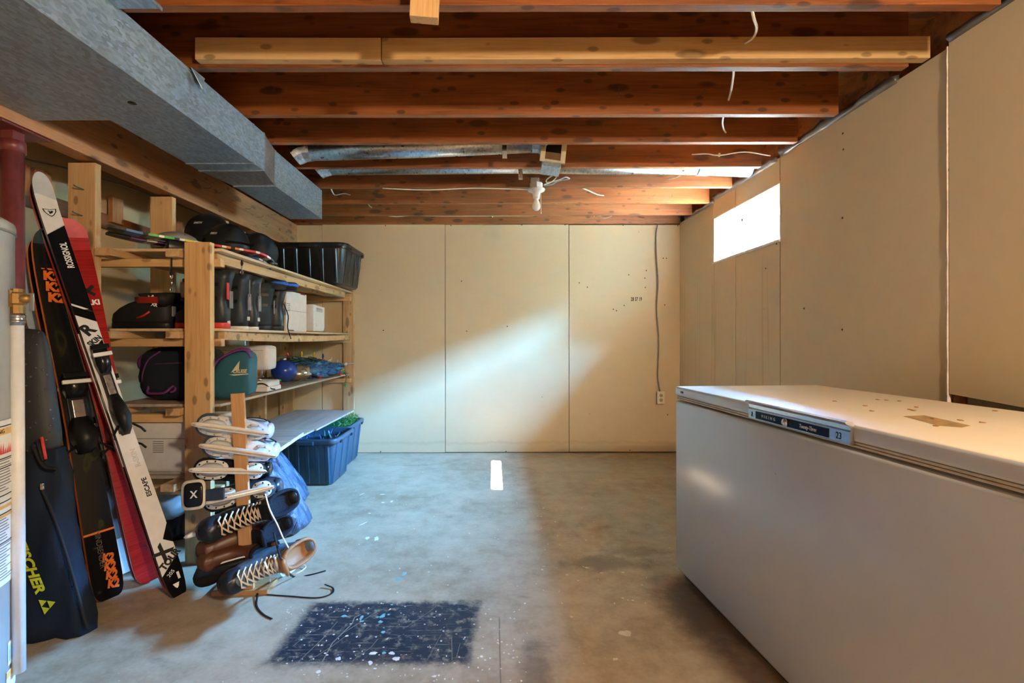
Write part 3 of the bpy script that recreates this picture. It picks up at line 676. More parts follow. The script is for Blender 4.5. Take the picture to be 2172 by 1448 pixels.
def emblem(t, x, y, s, m):
    for k, z0 in ((1.0, .0004), (.80, .0007)):
        pts = [(x+s*k*a, y+s*k*b) for a, b in ((.62, -.85), (.50, 0), (.62, .85), (.1, .75), (-.5, .35), (-.75, 0), (-.5, -.35), (.1, -.75))]
        MB().prism(pts, .0003, z0=z0+.0045).build('emblem', m if k == 1 else SW, t)
    MB().prism([(x+s*a, y+s*b) for a, b in ((-.3, .1), (-.1, -.25), (.0, -.3), (.2, -.4), (.28, -.15), (.12, -.05), (.3, .2), (.2, .3), (.0, .12), (-.1, .2))], .0003, z0=.0056).build('emblem_figure', m, t)
emblem(xt, L*.906, 0, .030, BLACKINK); 
MB().prism([(L*.022+.016*a, -.0+.016*b) for a, b in ((.6, -.8), (.6, .8), (-.4, .4), (-.8, 0), (-.4, -.4))], .0005).build('emblem', WHITEINK, xt)
bd = binding(xt, L*.475, .030, L=.42)
x2, _, _ = ski('touring_ski', 'second narrow touring ski, mostly hidden behind the white and black one', XT0+Vector((-.030, .022, .012)), XT1+Vector((-.030, .022, -.03)), [(0, .032), (.05, .040), (.45, .034), (1, .037)], [(0, SK, 0), (.3, SW, 0), (.62, SK, 0)], RED, SBASE, th=.022, group='touring ski pair', tipL=.10)
# red alpine skis
RT = NT('red_topsheet'); v = RT.tc(); f = RT.noise(RT.map(v, (60, 3, 1)), 2, 4); REDT = RT.out(RT.ramp(f, ((.3, (.22, .005, .005)), (.7, (.38, .012, .010)))), .25)
PINK = plain('tip_pink', (.50, .075, .075), .25)
r0, r1 = PF(322, 1236), P(137, 467, 2.355)
rs, L, _ = ski('alpine_ski', 'broad red alpine ski with a rounded tip leaning on the rear post', r0+Vector((0, 0, .014)), r1, [(0, .056), (.06, .060), (.45, .052), (.9, .075), (1, .072)], [(0, REDT, 0), (.95, PINK, 0)], SW, SBASE, group='red ski pair', tipL=.09, tailround=.45)
text('lettering', 'V\u00d6LKI', .034, WHITEINK, rs, T(L*.766, -.012, .0006) @ R('Z', -90), bold=.0015)
for sg in (1, -1): MB().box((L*.80+sg*0, -.022, .0006), (.070, .016, .0010), M=T() @ T(L*.80, -.022, 0) @ R('Z', -90+42*sg) @ T(-L*.80, .022, 0)).build('emblem', BLACKINK, rs)
MB().prism([(L*.09+.02*a, .03*b-.012) for a, b in ((-.5, -.6), (.4, -.3), (-.2, 0), (.4, .3), (-.5, .6), (-.3, .5), (.1, .3), (-.5, 0), (.1, -.3), (-.3, -.5))], .0004).build('emblem', BLACKINK, rs)
binding(rs, L*.46, .044)
r2, _, _ = ski('alpine_ski', 'second red ski of the pair, showing a dark base edge behind its twin', r0+Vector((-.030, .022, .014)), r1+Vector((-.030, .022, -.02)), [(0, .056), (.06, .060), (.45, .048), (1, .066)], [(0, REDT, 0)], BLACK, SBASE, group='red ski pair', tipL=.09)
# black and orange skis
KT = NT('black_olive_topsheet'); v = KT.tc(); f = KT.noise(KT.map(v, (3.5, 9, 1), rot=(0, 0, .7)), 1.2, 2)
KTOP = KT.out(KT.ramp(f, ((.57, (.006, .007, .008)), (.63, (.022, .026, .008)), (.68, (.007, .008, .009)))), .22)
KTIP = plain('ski_teal_black', (.02, .05, .06), .18)
k0, k1 = PF(234, 1274), P(98, 487, 2.315)
ks, L, _ = ski('alpine_ski', 'black alpine ski with orange lettering and an orange sidewall beside the dark ski bag', k0+Vector((0, 0, .014)), k1, [(0, .054), (.06, .058), (.45, .050), (.9, .064), (1, .062)], [(0, SK, 0), (.165, ORANGE, 0), (.170, KTOP, 0), (.955, KTIP, 0)], ORANGE, SBASE, th=.018, group='black ski pair', tipL=.10, tailround=.55, roll=-.3)
for i in range(4):
    text('lettering', 'K2', .058, ORANGE, ks, T(L*(.895-.031*i), .010-.002*i, .0006) @ R('Z', -96), bold=.0035, sx=.95)
    text('lettering', 'K2', .046, ORANGE, ks, T(L*(.098-.022*i), -.016-.001*i, .0006) @ R('Z', -104), bold=.0028, sx=.8)
text('lettering', 'MINDBENDER', .030, plain('dim_ink', (.10, .09, .07), .5), ks, T(L*.125, .008, .0006) @ R('Z', 180), sx=.85)
MB().box((L*.405, -.004, .0006), (.085, .026, .0008)).box((L*.405, -.004, .0011), (.075, .016, .0006), 1).build('sticker', [ORANGE, SK], ks)
binding(ks, L*.485, .048); 
k2, _, _ = ski('alpine_ski', 'second black ski with an orange sidewall, tucked behind the lettered one', k0+Vector((-.058, .036, .014)), k1+Vector((-.050, .031, -.03)), [(0, .054), (.06, .058), (.45, .050), (.9, .064), (1, .062)], [(0, SK, 0)], ORANGE, SBASE, th=.018, group='black ski pair', tipL=.10, roll=-.3)
binding(k2, (k1-k0).length*.46, .046)
# pale blue ski showing its base, and a wide grey and white pair behind
PB = plain('pale_blue_base', (.30, .38, .46), .35, var=.1)
p0, p1 = PF(206, 1252), P(60, 548, 2.36)
ski('alpine_ski', 'pale blue ski base peeking out beside the maroon post', p0+Vector((-.02, .09, .014)), p1, [(0, .05), (.06, .055), (.45, .047), (.9, .06), (1, .058)], [(0, PB, 0)], SW, SBASE, tipL=.14)
GT = plain('grey_topsheet', (.20, .21, .22), .3); GW = plain('white_topsheet', (.66, .66, .66), .3, var=.06)
g0, g1 = P(276, 1206, 2.39), P(150, 690, 2.43); g0.z = 0; g0.y -= .06; g1.y -= .12
gs_, L, _ = ski('wide_ski', 'wide grey and white ski standing behind the black and red skis', g0+Vector((0, .02, .014)), g1+Vector((0, .04, 0)), [(0, .058), (.06, .064), (.45, .056), (.9, .068), (1, .066)], [(0, GW, 0), (.135, plain('gold_strip', (.40, .30, .12), .3, .6), 0), (.142, GT, 0), (.40, GW, 0)], SW, SBASE, tipL=.12, tailround=.9)
binding(gs_, L*.48, .05)
# ski bag
bag = thing('ski_bag', 'dark navy ski bag with yellow lettering standing beside the water heater', 'bag', (-1.76, 1.92, 0))
rings = []; rb = random.Random(11)
for i, (z, xr, y, d) in enumerate(((.0, -1.556, 1.90, .055), (.004, -1.548, 1.90, .060), (.05, -1.552, 1.90, .062), (.10, -1.562, 1.90, .064), (.2, -1.582, 1.905, .066), (.30, -1.603, 1.91, .066), (.38, -1.622, 1.915, .064), (.45, -1.64, 1.918, .062), (.5, -1.65, 1.92, .062), (.6, -1.672, 1.925, .058), (.70, -1.69, 1.93, .048))):
    xl = -1.94; cx, hw = (xr+xl)/2, (xr-xl)/2; ring = []
    for k in range(40):
        a = k*2*PI/40; s = math.copysign(abs(math.sin(a))**.6, math.sin(a)); c = math.copysign(abs(math.cos(a))**.85, math.cos(a))
        q = .012*math.sin(3.1*a+z*9)+.010*math.sin(7*a-z*16)+.006*math.sin(13*a+z*31); ring.append((cx+(hw+q*.4)*c-bag.location.x, y+(d+q)*s-bag.location.y, z))
    rings.append(ring)
MB().loft(rings).build('body', NAVYC, bag)
PADM = NT('padded_black'); v = PADM.tc(); d_ = PADM.voro(v, 42); PADM.bump(PADM.step(d_, .25, .1), .5, .004); PAD = PADM.out(PADM.mix(PADM.step(d_, .16, .1), (.016, .017, .02), (.10, .11, .13)), .6)
rings = []
for z, xr, hw, y, d in ((.66, -1.68, .13, 1.935, .06), (.76, -1.70, .12, 1.94, .065), (.9, -1.725, .10, 1.945, .06), (1.05, -1.745, .09, 1.95, .05), (1.14, -1.765, .075, 1.955, .035), (1.17, -1.79, .05, 1.955, .015)):
    rings.append([(xr-hw+hw*math.cos(k*2*PI/16)-bag.location.x, y+d*math.sin(k*2*PI/16)-bag.location.y, z) for k in range(16)])
MB().loft(rings).build('padded_top', PAD, bag, sub=1)
def bp(px, py, Y): return P(px, py, Y)-bag.location
MB().tube(spline([bp(86, 1030, 1.862), bp(112, 1090, 1.848), bp(142, 1180, 1.838), bp(166, 1265, 1.836), bp(185, 1332, 1.842)], 6), .006, 6).build('zip', BLACKR, bag)
MB().box(bp(89, 1030, 1.855), (.010, .006, .022)).build('zip_pull', STEEL, bag)
MB().tube(spline([bp(70, 940, 1.87), bp(92, 985, 1.85), bp(120, 992, 1.86)], 6), .008, 6, flat=.5).tube([bp(80, 930, 1.86), bp(92, 975, 1.855)], .010, 6, flat=.4).build('strap', BLACKR, bag)
MB().tube([bp(88, 925, 1.865), bp(97, 972, 1.855)], .007, 6, flat=.5).build('red_strap', RED, bag)
def bagtext(s, size, px, py, Y, ang, **k):
    c = bp(px, py, Y); u = Vector((math.cos(math.radians(ang)), 0, math.sin(math.radians(ang))))
    return text('lettering', s, size, YELLOW, bag, frame(c, u, Vector((-u.z, 0, u.x))), **k)
bagtext('FISCHER', .052, 62, 1200, 1.822, -68, bold=.002, shear=.2, sx=1.05)
lm = frame(bp(98, 1281, 1.822), Vector((math.cos(math.radians(-68)), 0, math.sin(math.radians(-68)))), Vector((.93, 0, .37)))
MB().prism([(-.028, -.02), (.0, -.02), (-.014, .006)], .0008, M=lm).prism([(.0, -.02), (.03, -.02), (.016, .006)], .0008, M=lm).prism([(-.013, .008), (.016, .008), (.002, .034)], .0008, M=lm).build('emblem', YELLOW, bag)
# ------------------------------------------------------------------ boots, skates: shared shapes
def outline(x0, x1, w, n=20, pw=.8, toe=1.0):
    """An egg outline in XY, heel x0, toe x1."""
    r = []; cx, hx = (x0+x1)/2, (x1-x0)/2
    for k in range(n):
        a = k*2*PI/n; c, s = math.cos(a), math.sin(a)
        q = 1-(1-toe)*max(0, c)*.5
        r.append((cx+hx*math.copysign(abs(c)**pw, c), w*math.copysign(abs(s)**pw, s)*q))
    return r
def bootloft(mb, st, m=0, M=None, lean=0):
    """st: [(z, x0, x1, halfwidth)]"""
    return mb.loft([[(x+lean*z, y, z) for x, y in outline(a, b, w)] for z, a, b, w in st], m, True, True, M)
SKATE_ST = [(0, -.125, .145, .034), (.012, -.13, .15, .041), (.035, -.132, .150, .043), (.058, -.132, .140, .042), (.078, -.131, .105, .041), (.095, -.130, .06, .039), (.115, -.127, .028, .037), (.145, -.124, .012, .037), (.175, -.130, .010, .041), (.195, -.137, .012, .043), (.196, -.128, .002, .034), (.150, -.115, -.008, .028)]
def skate(name, label, M, boot, toe, plate, tongue=None, laces=None, blade=True, holder=True, cuff=None, trim=None, group='skates on the rack', eyelets=0, rivet=BLACKINK, scale=1.0):
    t = thing(name, label, 'skate', M=M @ Matrix.Scale(scale, 4), group=group)
    b = MB(); bootloft(b, SKATE_ST); b.build('boot', boot, t)
    tc = MB(); tc.loft([[(x, y*s, z) for x, y in outline(.055, .153, .0445, 16, .8)] for z, s in ((.004, .9), (.02, 1.0), (.045, 1.0), (.062, .86), (.070, .5))]); tc.build('toe_cap', toe, t)
    MB().loft([[(-.125+.02*math.cos(a)*k+z*0, .030*math.sin(a)*k, z) for a in [i*2*PI/12 for i in range(12)]] for z, k in ((.10, .2), (.12, .9), (.18, 1.15), (.212, .7))]).build('heel_guard', trim or boot, t)
    if cuff: MB().loft([[(x, y, z) for x, y in outline(a, b_, w)] for z, a, b_, w in ((.188, -.136, .012, .042), (.203, -.141, .017, .046), (.214, -.138, .013, .043), (.214, -.130, .004, .036), (.200, -.125, -.002, .031), (.150, -.118, -.010, .027))]).build('cuff', cuff, t)
    if tongue: MB().loft([[(x+.02*k, y, z) for x, y in outline(-.008, .010, .030, 12, .6)] for z, k in ((.12, 1), (.17, .6), (.21, .9), (.245, 1.7), (.26, 2.2))]).build('tongue', tongue, t)
    if holder:
        h = MB()
        h.loft([[(x, y, z) for x, y in outline(.012, .142, .036, 18, .75)] for z in (-.006, .002)])
        h.loft([[(x, y, z) for x, y in outline(-.128, -.048, .031, 16, .75)] for z in (-.006, .002)])
        for z0, xa, xb, w0 in ((0, .028, .125, .028), (0, -.118, -.060, .023)):
            h.loft([[(x, y, z) for x, y in outline(a, b_, w, 14, .8)] for z, a, b_, w in ((-.005, xa, xb, w0), (-.016, xa+.006, xb+.004, w0*.55), (-.030, xa, xb+.012, .011), (-.042, xa-.012, xb+.016, .0085))])
        h.loft([[(x, y, z) for x, y in outline(-.148, .156, w, 18, .55)] for z, w in ((-.062, .006), (-.057, .0115), (-.043, .0115), (-.038, .008))])
        ho = h.build('holder', plate, t)
        if blade: MB().prism([(-.150, -.068), (-.138, -.075), (.135, -.075), (.152, -.066), (.156, -.058), (-.152, -.058)], .0034, M=R('X', 90) @ T(0, 0, -.0017)).build('blade', CHROME, ho)
        rv = MB().lathe([(0, 0), (.0034, 0), (.0034, .0014), (0, .0014)], 8).mesh('rivet', rivet)
        for x, y in ((.128, 0.018), (.128, -.018), (.10, .029), (.10, -.029), (.068, .031), (.068, -.031), (.036, .027), (.036, -.027), (-.064, .022), (-.064, -.022), (-.095, .024), (-.095, -.024), (-.118, .012), (-.118, -.012)):
            link('rivet', rv, ho, (x, y, -.0074))
    if laces:
        lc = MB(); pts = [(.116, .078), (.098, .088), (.080, .098), (.062, .107), (.047, .118), (.036, .130), (.028, .145), (.024, .160), (.023, .176)]; n = len(pts)
        for i in range(n):
            x, z = pts[i]; x2_, z2_ = pts[min(i+1, n-1)]
            for s in (-1, 1): lc.tube([(x-.022, s*.034, z-.006), (x-.006, s*.024, z), ((x+x2_)/2+.004, 0, (z+z2_)/2+.005), (x2_-.006, -s*.024, z2_), (x2_-.022, -s*.034, z2_-.004)], .0042, 6, flat=.5)
        lo = lc.build('laces', laces, t)
    return t
def pose(px, py, Y, x, y): return frame(P(px, py, Y), x, y)
BWHITE = plain('skate_white', (.70, .70, .70), .35, var=.06); BSILV = plain('skate_silver', (.34, .37, .41), .35); BNAV = plain('skate_navy', (.02, .03, .05), .3)
TOEB = plain('toe_cap_black', (.018, .022, .03), .28); BROWN = plain('brown_leather', (.10, .035, .015), .42, var=.35, scale=14); FUR = plain('black_fleece', (.012, .014, .02), .95, bump=.8, scale=160)
OLDB = plain('worn_blue_leather', (.10, .16, .22), .5, var=.5, scale=24); TAN = plain('tan_lining', (.36, .17, .07), .6)
# ------------------------------------------------------------------ skate rack
rk = thing('skate_rack', 'upright wooden slat on a small base threaded through the stack of skates', 'rack', (-1.12, 2.16, 0))
a_, b_ = P(525, 1225, 2.196), P(504, 833, 2.190); a_.z = .02
Mr = frame((a_+b_)/2-rk.location, b_-a_, (1, 0, 0)); Ls = (b_-a_).length
W_SLAT = wood('oak_slat', (.46, .25, .10), (.54, .31, .14), (.36, .18, .06), knots=False)
MB().box((0, 0, 0), (Ls, .056, .018), bev=.002).build('slat', W_SLAT, rk).matrix_local = Mr
MB().box((0, 0, 0), (.24, .12, .022), bev=.003).build('base', W_SLAT, rk, (.0, .07, .011), (0, 0, .05))
def pose2(px, py, Y, x, z, at=(.0, 0, 0), sc=1.0):
    """Frame by toe direction x and boot-up direction z; `at` is the local point that lands on the pixel."""
    x = Vector(x).normalized(); z = Vector(z); z = (z-x*z.dot(x)).normalized(); y = z.cross(x)
    M = Matrix(((x.x, y.x, z.x, 0), (x.y, y.y, z.y, 0), (x.z, y.z, z.z, 0), (0, 0, 0, 1)))
    return Matrix.Translation(P(px, py, Y)-(M.to_3x3() @ (Vector(at)*sc))) @ M
NAVG = plain('skate_navy_grey', (.06, .09, .13), .4)
SK_ = [  # toe to the left, sole and blade face the camera
 ('topmost white and grey skate on the rack, sole outward', pose2(496, 908, 2.222, (-.95, -.28, .20), (-.22, .96, -.14)), BWHITE, NAVG, WHITEB, dict(cuff=FUR, rivet=STEEL)),
 ('second white and grey skate from the top of the rack', pose2(510, 953, 2.222, (-.95, -.28, .22), (-.22, .96, -.14)), BWHITE, NAVG, WHITEB, dict(cuff=FUR, rivet=STEEL)),
 ('black skate with a white blade holder, third from the top of the rack', pose2(491, 996, 2.222, (-.95, -.28, .10), (-.22, .95, -.20)), BLACKG, BLACKR, WHITEP, dict(cuff=FUR)),
 ('navy black skate with a bright white holder, fourth on the rack', pose2(510, 1047, 2.222, (-.95, -.26, -.16), (-.22, .95, -.24)), BNAV, TOEB, WHITEP, dict(cuff=FUR)),
]
for lb_, M, bo, to, pl, kw in SK_:
    t = skate('ice_skate', lb_, M @ Matrix.Diagonal((1, 1.15, 1, 1)), bo, to, pl, scale=1.02, **kw)
    if bo == BWHITE:
        for s in (1, -1):
            MB().prism([(-.10, .030), (-.05, .034), (-.02, .062), (-.06, .075), (-.105, .06)], .002, M=T(0, s*.0415, 0) @ R('X', 90)).prism([(-.11, .10), (-.08, .105), (-.07, .14), (-.115, .15)], .002, M=T(0, s*.040, 0) @ R('X', 90)).build('side_patch', NAVG, t)
# tongue with the X badge
tg = thing('skate_tongue', 'padded black skate tongue with a white rim and X badge sticking out at the rack', 'tongue', M=pose(410, 1048, 2.12, (1, .0, .12), (-.1, .2, 1)))
def rr_(w, h, r=.35, n=24): return [(w/2*math.copysign(abs(math.cos(k*2*PI/n))**r, math.cos(k*2*PI/n)), h/2*math.copysign(abs(math.sin(k*2*PI/n))**r, math.sin(k*2*PI/n))) for k in range(n)]
MB().loft([[(x, y, z) for x, y in rr_(w, h, .45)] for z, w, h in ((-.012, .08, .10), (-.008, .100, .122), (.0, .104, .126), (.008, .098, .120))]).build('rim', plain('felt_white', (.66, .62, .55), .8), tg)
MB().loft([[(x+.004, y, z) for x, y in rr_(w, h, .45)] for z, w, h in ((.006, .086, .104), (.013, .078, .098), (.015, .06, .08))]).build('pad', BLACKG, tg)
text('lettering', 'X', .042, WHITEINK, tg, T(.010, 0, .0155), bold=.001)
MB().box((.085, -.01, -.006), (.09, .05, .012), bev=.004).build('stalk', BNAV, tg)
# skates lying with their laces to the camera: toe left, cuff right
LA, LZ = (-.74, -.66, .02), (.66, -.70, .22)
skate('hockey_skate', 'black laced hockey skate lying on its side with tan laces and a rounded toe cap', pose2(512, 1096, 2.16, (-.38, -.90, -.10), (.90, -.36, .28), (.03, 0, .09), 1.18), BLACKG, TOEB, WHITEP, tongue=FUR, laces=LACEW, cuff=FUR, trim=BLACK, scale=1.18)
skate('leather_skate', 'upper brown leather skate with a black fleece cuff', pose2(505, 1142, 2.22, (-.42, -.88, -.08), (.92, -.36, .20), (.03, 0, .09), 1.12), BROWN, BROWN, BLACK, cuff=FUR, trim=FUR, holder=False, tongue=FUR, scale=1.12)
skate('leather_skate', 'lower brown leather skate, toe pushed against the black one', pose2(490, 1176, 2.17, (-.50, -.84, -.04), (.86, -.48, .08), (.03, 0, .08), .92), BROWN, BROWN, BLACK, cuff=FUR, trim=BROWN, holder=False, scale=.92)
skate('ice_skate', 'bottom black skate with a white welt resting on the floor', pose2(480, 1213, 2.13, (-.95, -.24, -.22), (-.14, .95, .25), (.02, 0, .0)), BLACKG, BLACK, BLACKR, cuff=FUR, holder=False, tongue=BLACK)
MB()
skate('old_skate', 'scuffed blue and white old skate with white laces and tan lining on the floor', pose2(552, 1205, 2.10, (-.45, -.88, -.16), (.90, -.36, .30), (.03, 0, .09), 1.12), OLDB, TOEB, STEEL, laces=LACEWH, cuff=TAN, trim=OLDB, tongue=TAN, scale=1.12, holder=False)
wt = [o for o in COL.objects if o.get('label', '').startswith('bottom black skate')][0]
MB().tube([(x, y, .014) for x, y in outline(-.132, .152, .0435, 24, .8)[:]+[outline(-.132, .152, .0435, 24, .8)[0]]], .004, 6).build('welt', WHITEP, wt)
# laces trailing on the floor
def fl_(pts): return [PF(a, b)+Vector((0, 0, h)) for a, b, h in pts]
def lace(label, pts, m, w=.0045):
    o = MB().tube(spline(pts, 6), w, 6, flat=.35).build('shoelace', m); return tag(o, label, 'lace')
lace('black lace sweeping across the floor towards the dark paint patch', fl_([(492, 1212, .06), (505, 1243, .004), (545, 1258, .003), (620, 1265, .003), (672, 1268, .003), (702, 1260, .004), (705, 1249, .006), (688, 1244, .012)]), BLACKR)
lace('black lace curling towards the camera in front of the skates', fl_([(512, 1212, .06), (531, 1238, .006), (545, 1258, .010), (543, 1284, .003), (556, 1302, .003), (576, 1313, .003)]), BLACKR)
lace('black lace hanging over the old skate and ending on the floor', [P(580, 1128, 2.08), P(588, 1160, 2.05), P(600, 1195, 2.04), PF(622, 1224)+Vector((0, 0, .004)), PF(655, 1220)+Vector((0, 0, .003)), PF(690, 1211)+Vector((0, 0, .003))], BLACKR)
lace('tan lace hanging down from the hockey skate', [P(562, 1046, 2.03), P(572, 1080, 2.02), P(588, 1112, 2.03), P(600, 1140, 2.05), P(612, 1162, 2.10)], LACEW, .006)
lace('white lace looping on the floor behind the old skate', [P(582, 1180, 2.06), P(590, 1205, 2.05), PF(600, 1222)+Vector((0, 0, .004)), PF(630, 1216)+Vector((0, 0, .004)), PF(648, 1206)+Vector((0, 0, .01)), PF(636, 1204)+Vector((0, 0, .012)), PF(612, 1218)+Vector((0, 0, .006))], LACEWH, .005)
lace('white lace dropping in front of the old skate', [P(560, 1190, 2.02), P(570, 1215, 2.02), PF(572, 1236)+Vector((0, 0, .004))], LACEWH, .005)

# ------------------------------------------------------------------ boots on the second shelf
Z2 = 1.1815
def boot(label, x, y, rot, h, body, sole, accent=None, L=.28, w=.052, group=None, lean=-.10, z=Z2, soleh=.028, cat='boot', name='snow_boot'):
    t = thing(name, label, cat, (x, y, z), (0, 0, rot), group=group)
    st = [(soleh, -.13, L-.13, w*.92), (.045, -.135, L-.128, w), (.08, -.138, L-.135, w*1.02), (.11, -.136, L-.17, w), (.135, -.130, L-.22, w*.95), (.16, -.125, .01, w*.9), (h*.62, -.128, -.0, w*.94), (h*.85, -.138, .012, w*1.02), (h, -.15, .03, w*1.05), (h+.004, -.135, .015, w*.8)]
    b = MB(); b.loft([[(x_+(lean*max(0, zz-.1)), y_, zz) for x_, y_ in outline(a, b__, ww)] for zz, a, b__, ww in st]); b.build('shell', body, t)
    s = MB(); s.loft([[(x_, y_, zz) for x_, y_ in outline(-.137, L-.127, ww)] for zz, ww in ((0, w*.9), (.004, w*.98), (soleh, w*1.0), (soleh+.004, w*.94))]); s.build('sole', sole, t)
    bk = MB()
    for zz, k in ((.15, .0), (h*.72, .012)): bk.loft([[(a+lean*max(0, zz-.1), c*w*1.08, zz+q+zo) for a, c in ((-.10, -1.02), (-.02+k, -1.06), (.035, -.7), (.045, 0), (.035, .7), (-.02+k, 1.06), (-.10, 1.02))] for q, zo in ((0, 0), (.018, 0))], caps=False, closed=False)
    bk.build('strap', accent or BLACKR, t)
    MB().box((-.142+lean*(h*.5-.1), 0, h*.5), (.008, .03, h*.30), bev=.003).build('heel_strip', GREYP, t)
    return t
BK1 = plain('boot_black', (.016, .017, .019), .55)
BK2 = plain('boot_dark_shell', (.022, .028, .032), .35)
b1_ = boot('black low snowboard boot with a red stripe, nearest on the second shelf', -1.86, 2.66, PI, .185, BK1, BLACK, plain('dark_red', (.25, .015, .012), .4), L=.31, lean=.12)
text('lettering', 'XR', .024, WHITEINK, b1_, frame((-.075, .056, .125), (-1, 0, -.2), (-.2, 0, 1)), bold=.001)
MB().box((-.055, .0505, .165), (.03, .006, .028), bev=.002).build('patch', WHITEP, b1_)
MB().tube([(.02, .055, .055), (-.02, .057, .068), (-.05, .055, .09)], .006, 6).build('red_stripe', RED, b1_)
boot('black low snowboard boot behind the nearest one', -1.885, 2.81, PI-.1, .20, BK1, BLACK, plain('dark_red', (.25, .015, .012), .4), L=.30, lean=.12)
sk1 = boot('silver and lime ski boot with a red sole, left of the front post', -1.67, 2.78, PI-1.2, .27, BK2, RED, plain('lime', (.38, .42, .12), .4), L=.28, lean=.12, name='ski_boot')
MB().loft([[(x_-.0, y_, zz) for x_, y_ in outline(-.14+.02*k, .05, .062*kk, 16)] for zz, k, kk in ((.17, 0, .95), (.21, 0, 1.05), (.25, 0, 1.02))]).build('upper_cuff', plain('lime_grey', (.40, .42, .36), .35), sk1)
for zz in (.12, .155, .20): MB().tube([(-.06, .062, zz), (.0, .068, zz+.008), (.05, .045, zz+.012)], .006, 6, flat=.6).build('buckle', STEEL, sk1)
bt = boot('dark ski boot with a bright red sole, first after the front post', -1.555, 2.66, PI, .31, BK2, RED, BLACK, L=.28, lean=-.06, name='ski_boot')
MB().box((-.138, .020, .2), (.008, .02, .09), bev=.003).build('spine', RED, bt); MB().box((-.13, .0, .035), (.012, .02, .014)).build('heel_badge', WHITEP, bt)
for i, (yy, lb_) in enumerate(((2.86, 'black tall snowboard boot with a white sole, second after the front post'), (2.985, 'black tall snowboard boot with a white sole, next to the blue buckled boot'))):
    bt = boot(lb_, -1.555, yy, PI, .315, BK2 if i else plain('boot_slate', (.025, .035, .042), .4), WHITEP, BLACK, L=.29, w=.05, lean=-.05, soleh=.014)
    MB().box((-.139, .0, .062), (.006, .02, .022)).build('heel_badge', WHITEP, bt)
    MB().box((-.152, .012, .235), (.004, .006, .10)).build('reflective_strip', GREYP, bt)
for i, (yy, rz, lb_) in enumerate(((3.15, PI+.55, 'black ski boot with blue liner and open buckles facing out on the second shelf'), (3.33, PI+.15, 'black ski boot with a hanging strap beside the white carton'))):
    bt = boot(lb_, -1.555+.0*i, yy, rz, .30, BK2 if i else BK1, BLACK, BLACK, L=.28, lean=-.06, name='ski_boot')
    MB().tube([(-.17+.055*math.cos(a), .052*math.sin(a), .308) for a in [k*2*PI/14 for k in range(15)]], .012, 6).build('liner', BLUEP, bt)
    MB().loft([[(x_, y_*.9, zz) for x_, y_ in outline(-.22, -.09, .056, 14)] for zz in (.27, .325)]).build('power_strap', BLACKR, bt)
    for zz in (.15, .19, .235): MB().tube([(-.10, -.058, zz), (-.05, -.066, zz+.010), (.0, -.056, zz+.012)], .0055, 6, flat=.6).build('buckle', STEEL, bt)
    if i == 0:
        MB().tube([(-.08+.016*math.cos(a), -.0585, .085+.016*math.sin(a)) for a in [k*2*PI/16 for k in range(17)]], .003, 6).build('blue_ring', BLUEP, bt)
        MB().box((-.08, -.064, .205), (.035, .006, .012), bev=.002).build('buckle_tab', BLUEP, bt)
    else: MB().tube(spline([(-.15, .055, .18), (-.18, .062, .10), (-.178, .066, .02), (-.20, .07, -.055)], 4), .010, 6, flat=.3).build('loose_strap', BLACKR, bt)
# white carton and white case
cb = thing('white_carton', 'tall white carton standing on the second shelf next to the ski boots', 'box', (-1.575, 3.60, Z2))
MB().box((0, 0, .14), (.29, .37, .28), bev=.002).build('carton', PAPER, cb)
MB().box((.1455, 0, .145), (.001, .37, .002)).build('flap_seam', GREYP, cb)
q_ = MB()
for k in range(5): q_.box((.1456, -.15+.02*(k % 2)*.3, .19-.012*k), (.0008, .055-.008*(k % 3), .004))
q_.build('print_lines', GREYP, cb)
MB().box((.1456, .11, .277), (.0012, .08, .008)).build('corner_mark', plain('plum_ink', (.20, .03, .08), .6), cb); MB().box((.1456, -.11, .005), (.0012, .10, .008)).build('corner_mark', plain('plum_ink', (.20, .03, .08), .6), cb)
wc = thing('white_case', 'small white plastic appliance with a handle slot at the end of the second shelf', 'appliance', (-1.52, 3.945, Z2+.006))
m_ = MB(); out_ = [(-.125, .0), (.085, .0), (.115, .012), (.125, .04), (.125, .195), (-.125, .205)]
Mc = Matrix(((0, 0, 1, 0), (1, 0, 0, 0), (0, 1, 0, 0), (0, 0, 0, 1)))
hole = [(-.06, .155), (.08, .15), (.08, .18), (-.06, .185)]
for poly in ([(-.125, 0), (.085, 0), (.115, .012), (.125, .04), (.125, .150), (-.125, .155)], [(-.125, .155), (-.06, .155), (-.06, .185), (-.125, .205)], [(.08, .150), (.125, .150), (.125, .195), (.08, .18)], [(-.06, .185), (.08, .18), (.125, .195), (-.125, .205)]): m_.prism(poly, .13, M=Mc)
m_.build('housing', WHITEP, wc)
for z in (.045, .165): MB().box((.07, .135, z), (.05, .022, .02), bev=.003).build('foot', WHITEP, wc)
MB().box((.131, -.05, .05), (.004, .04, .03), bev=.001).build('label_plate', PAPER, wc)
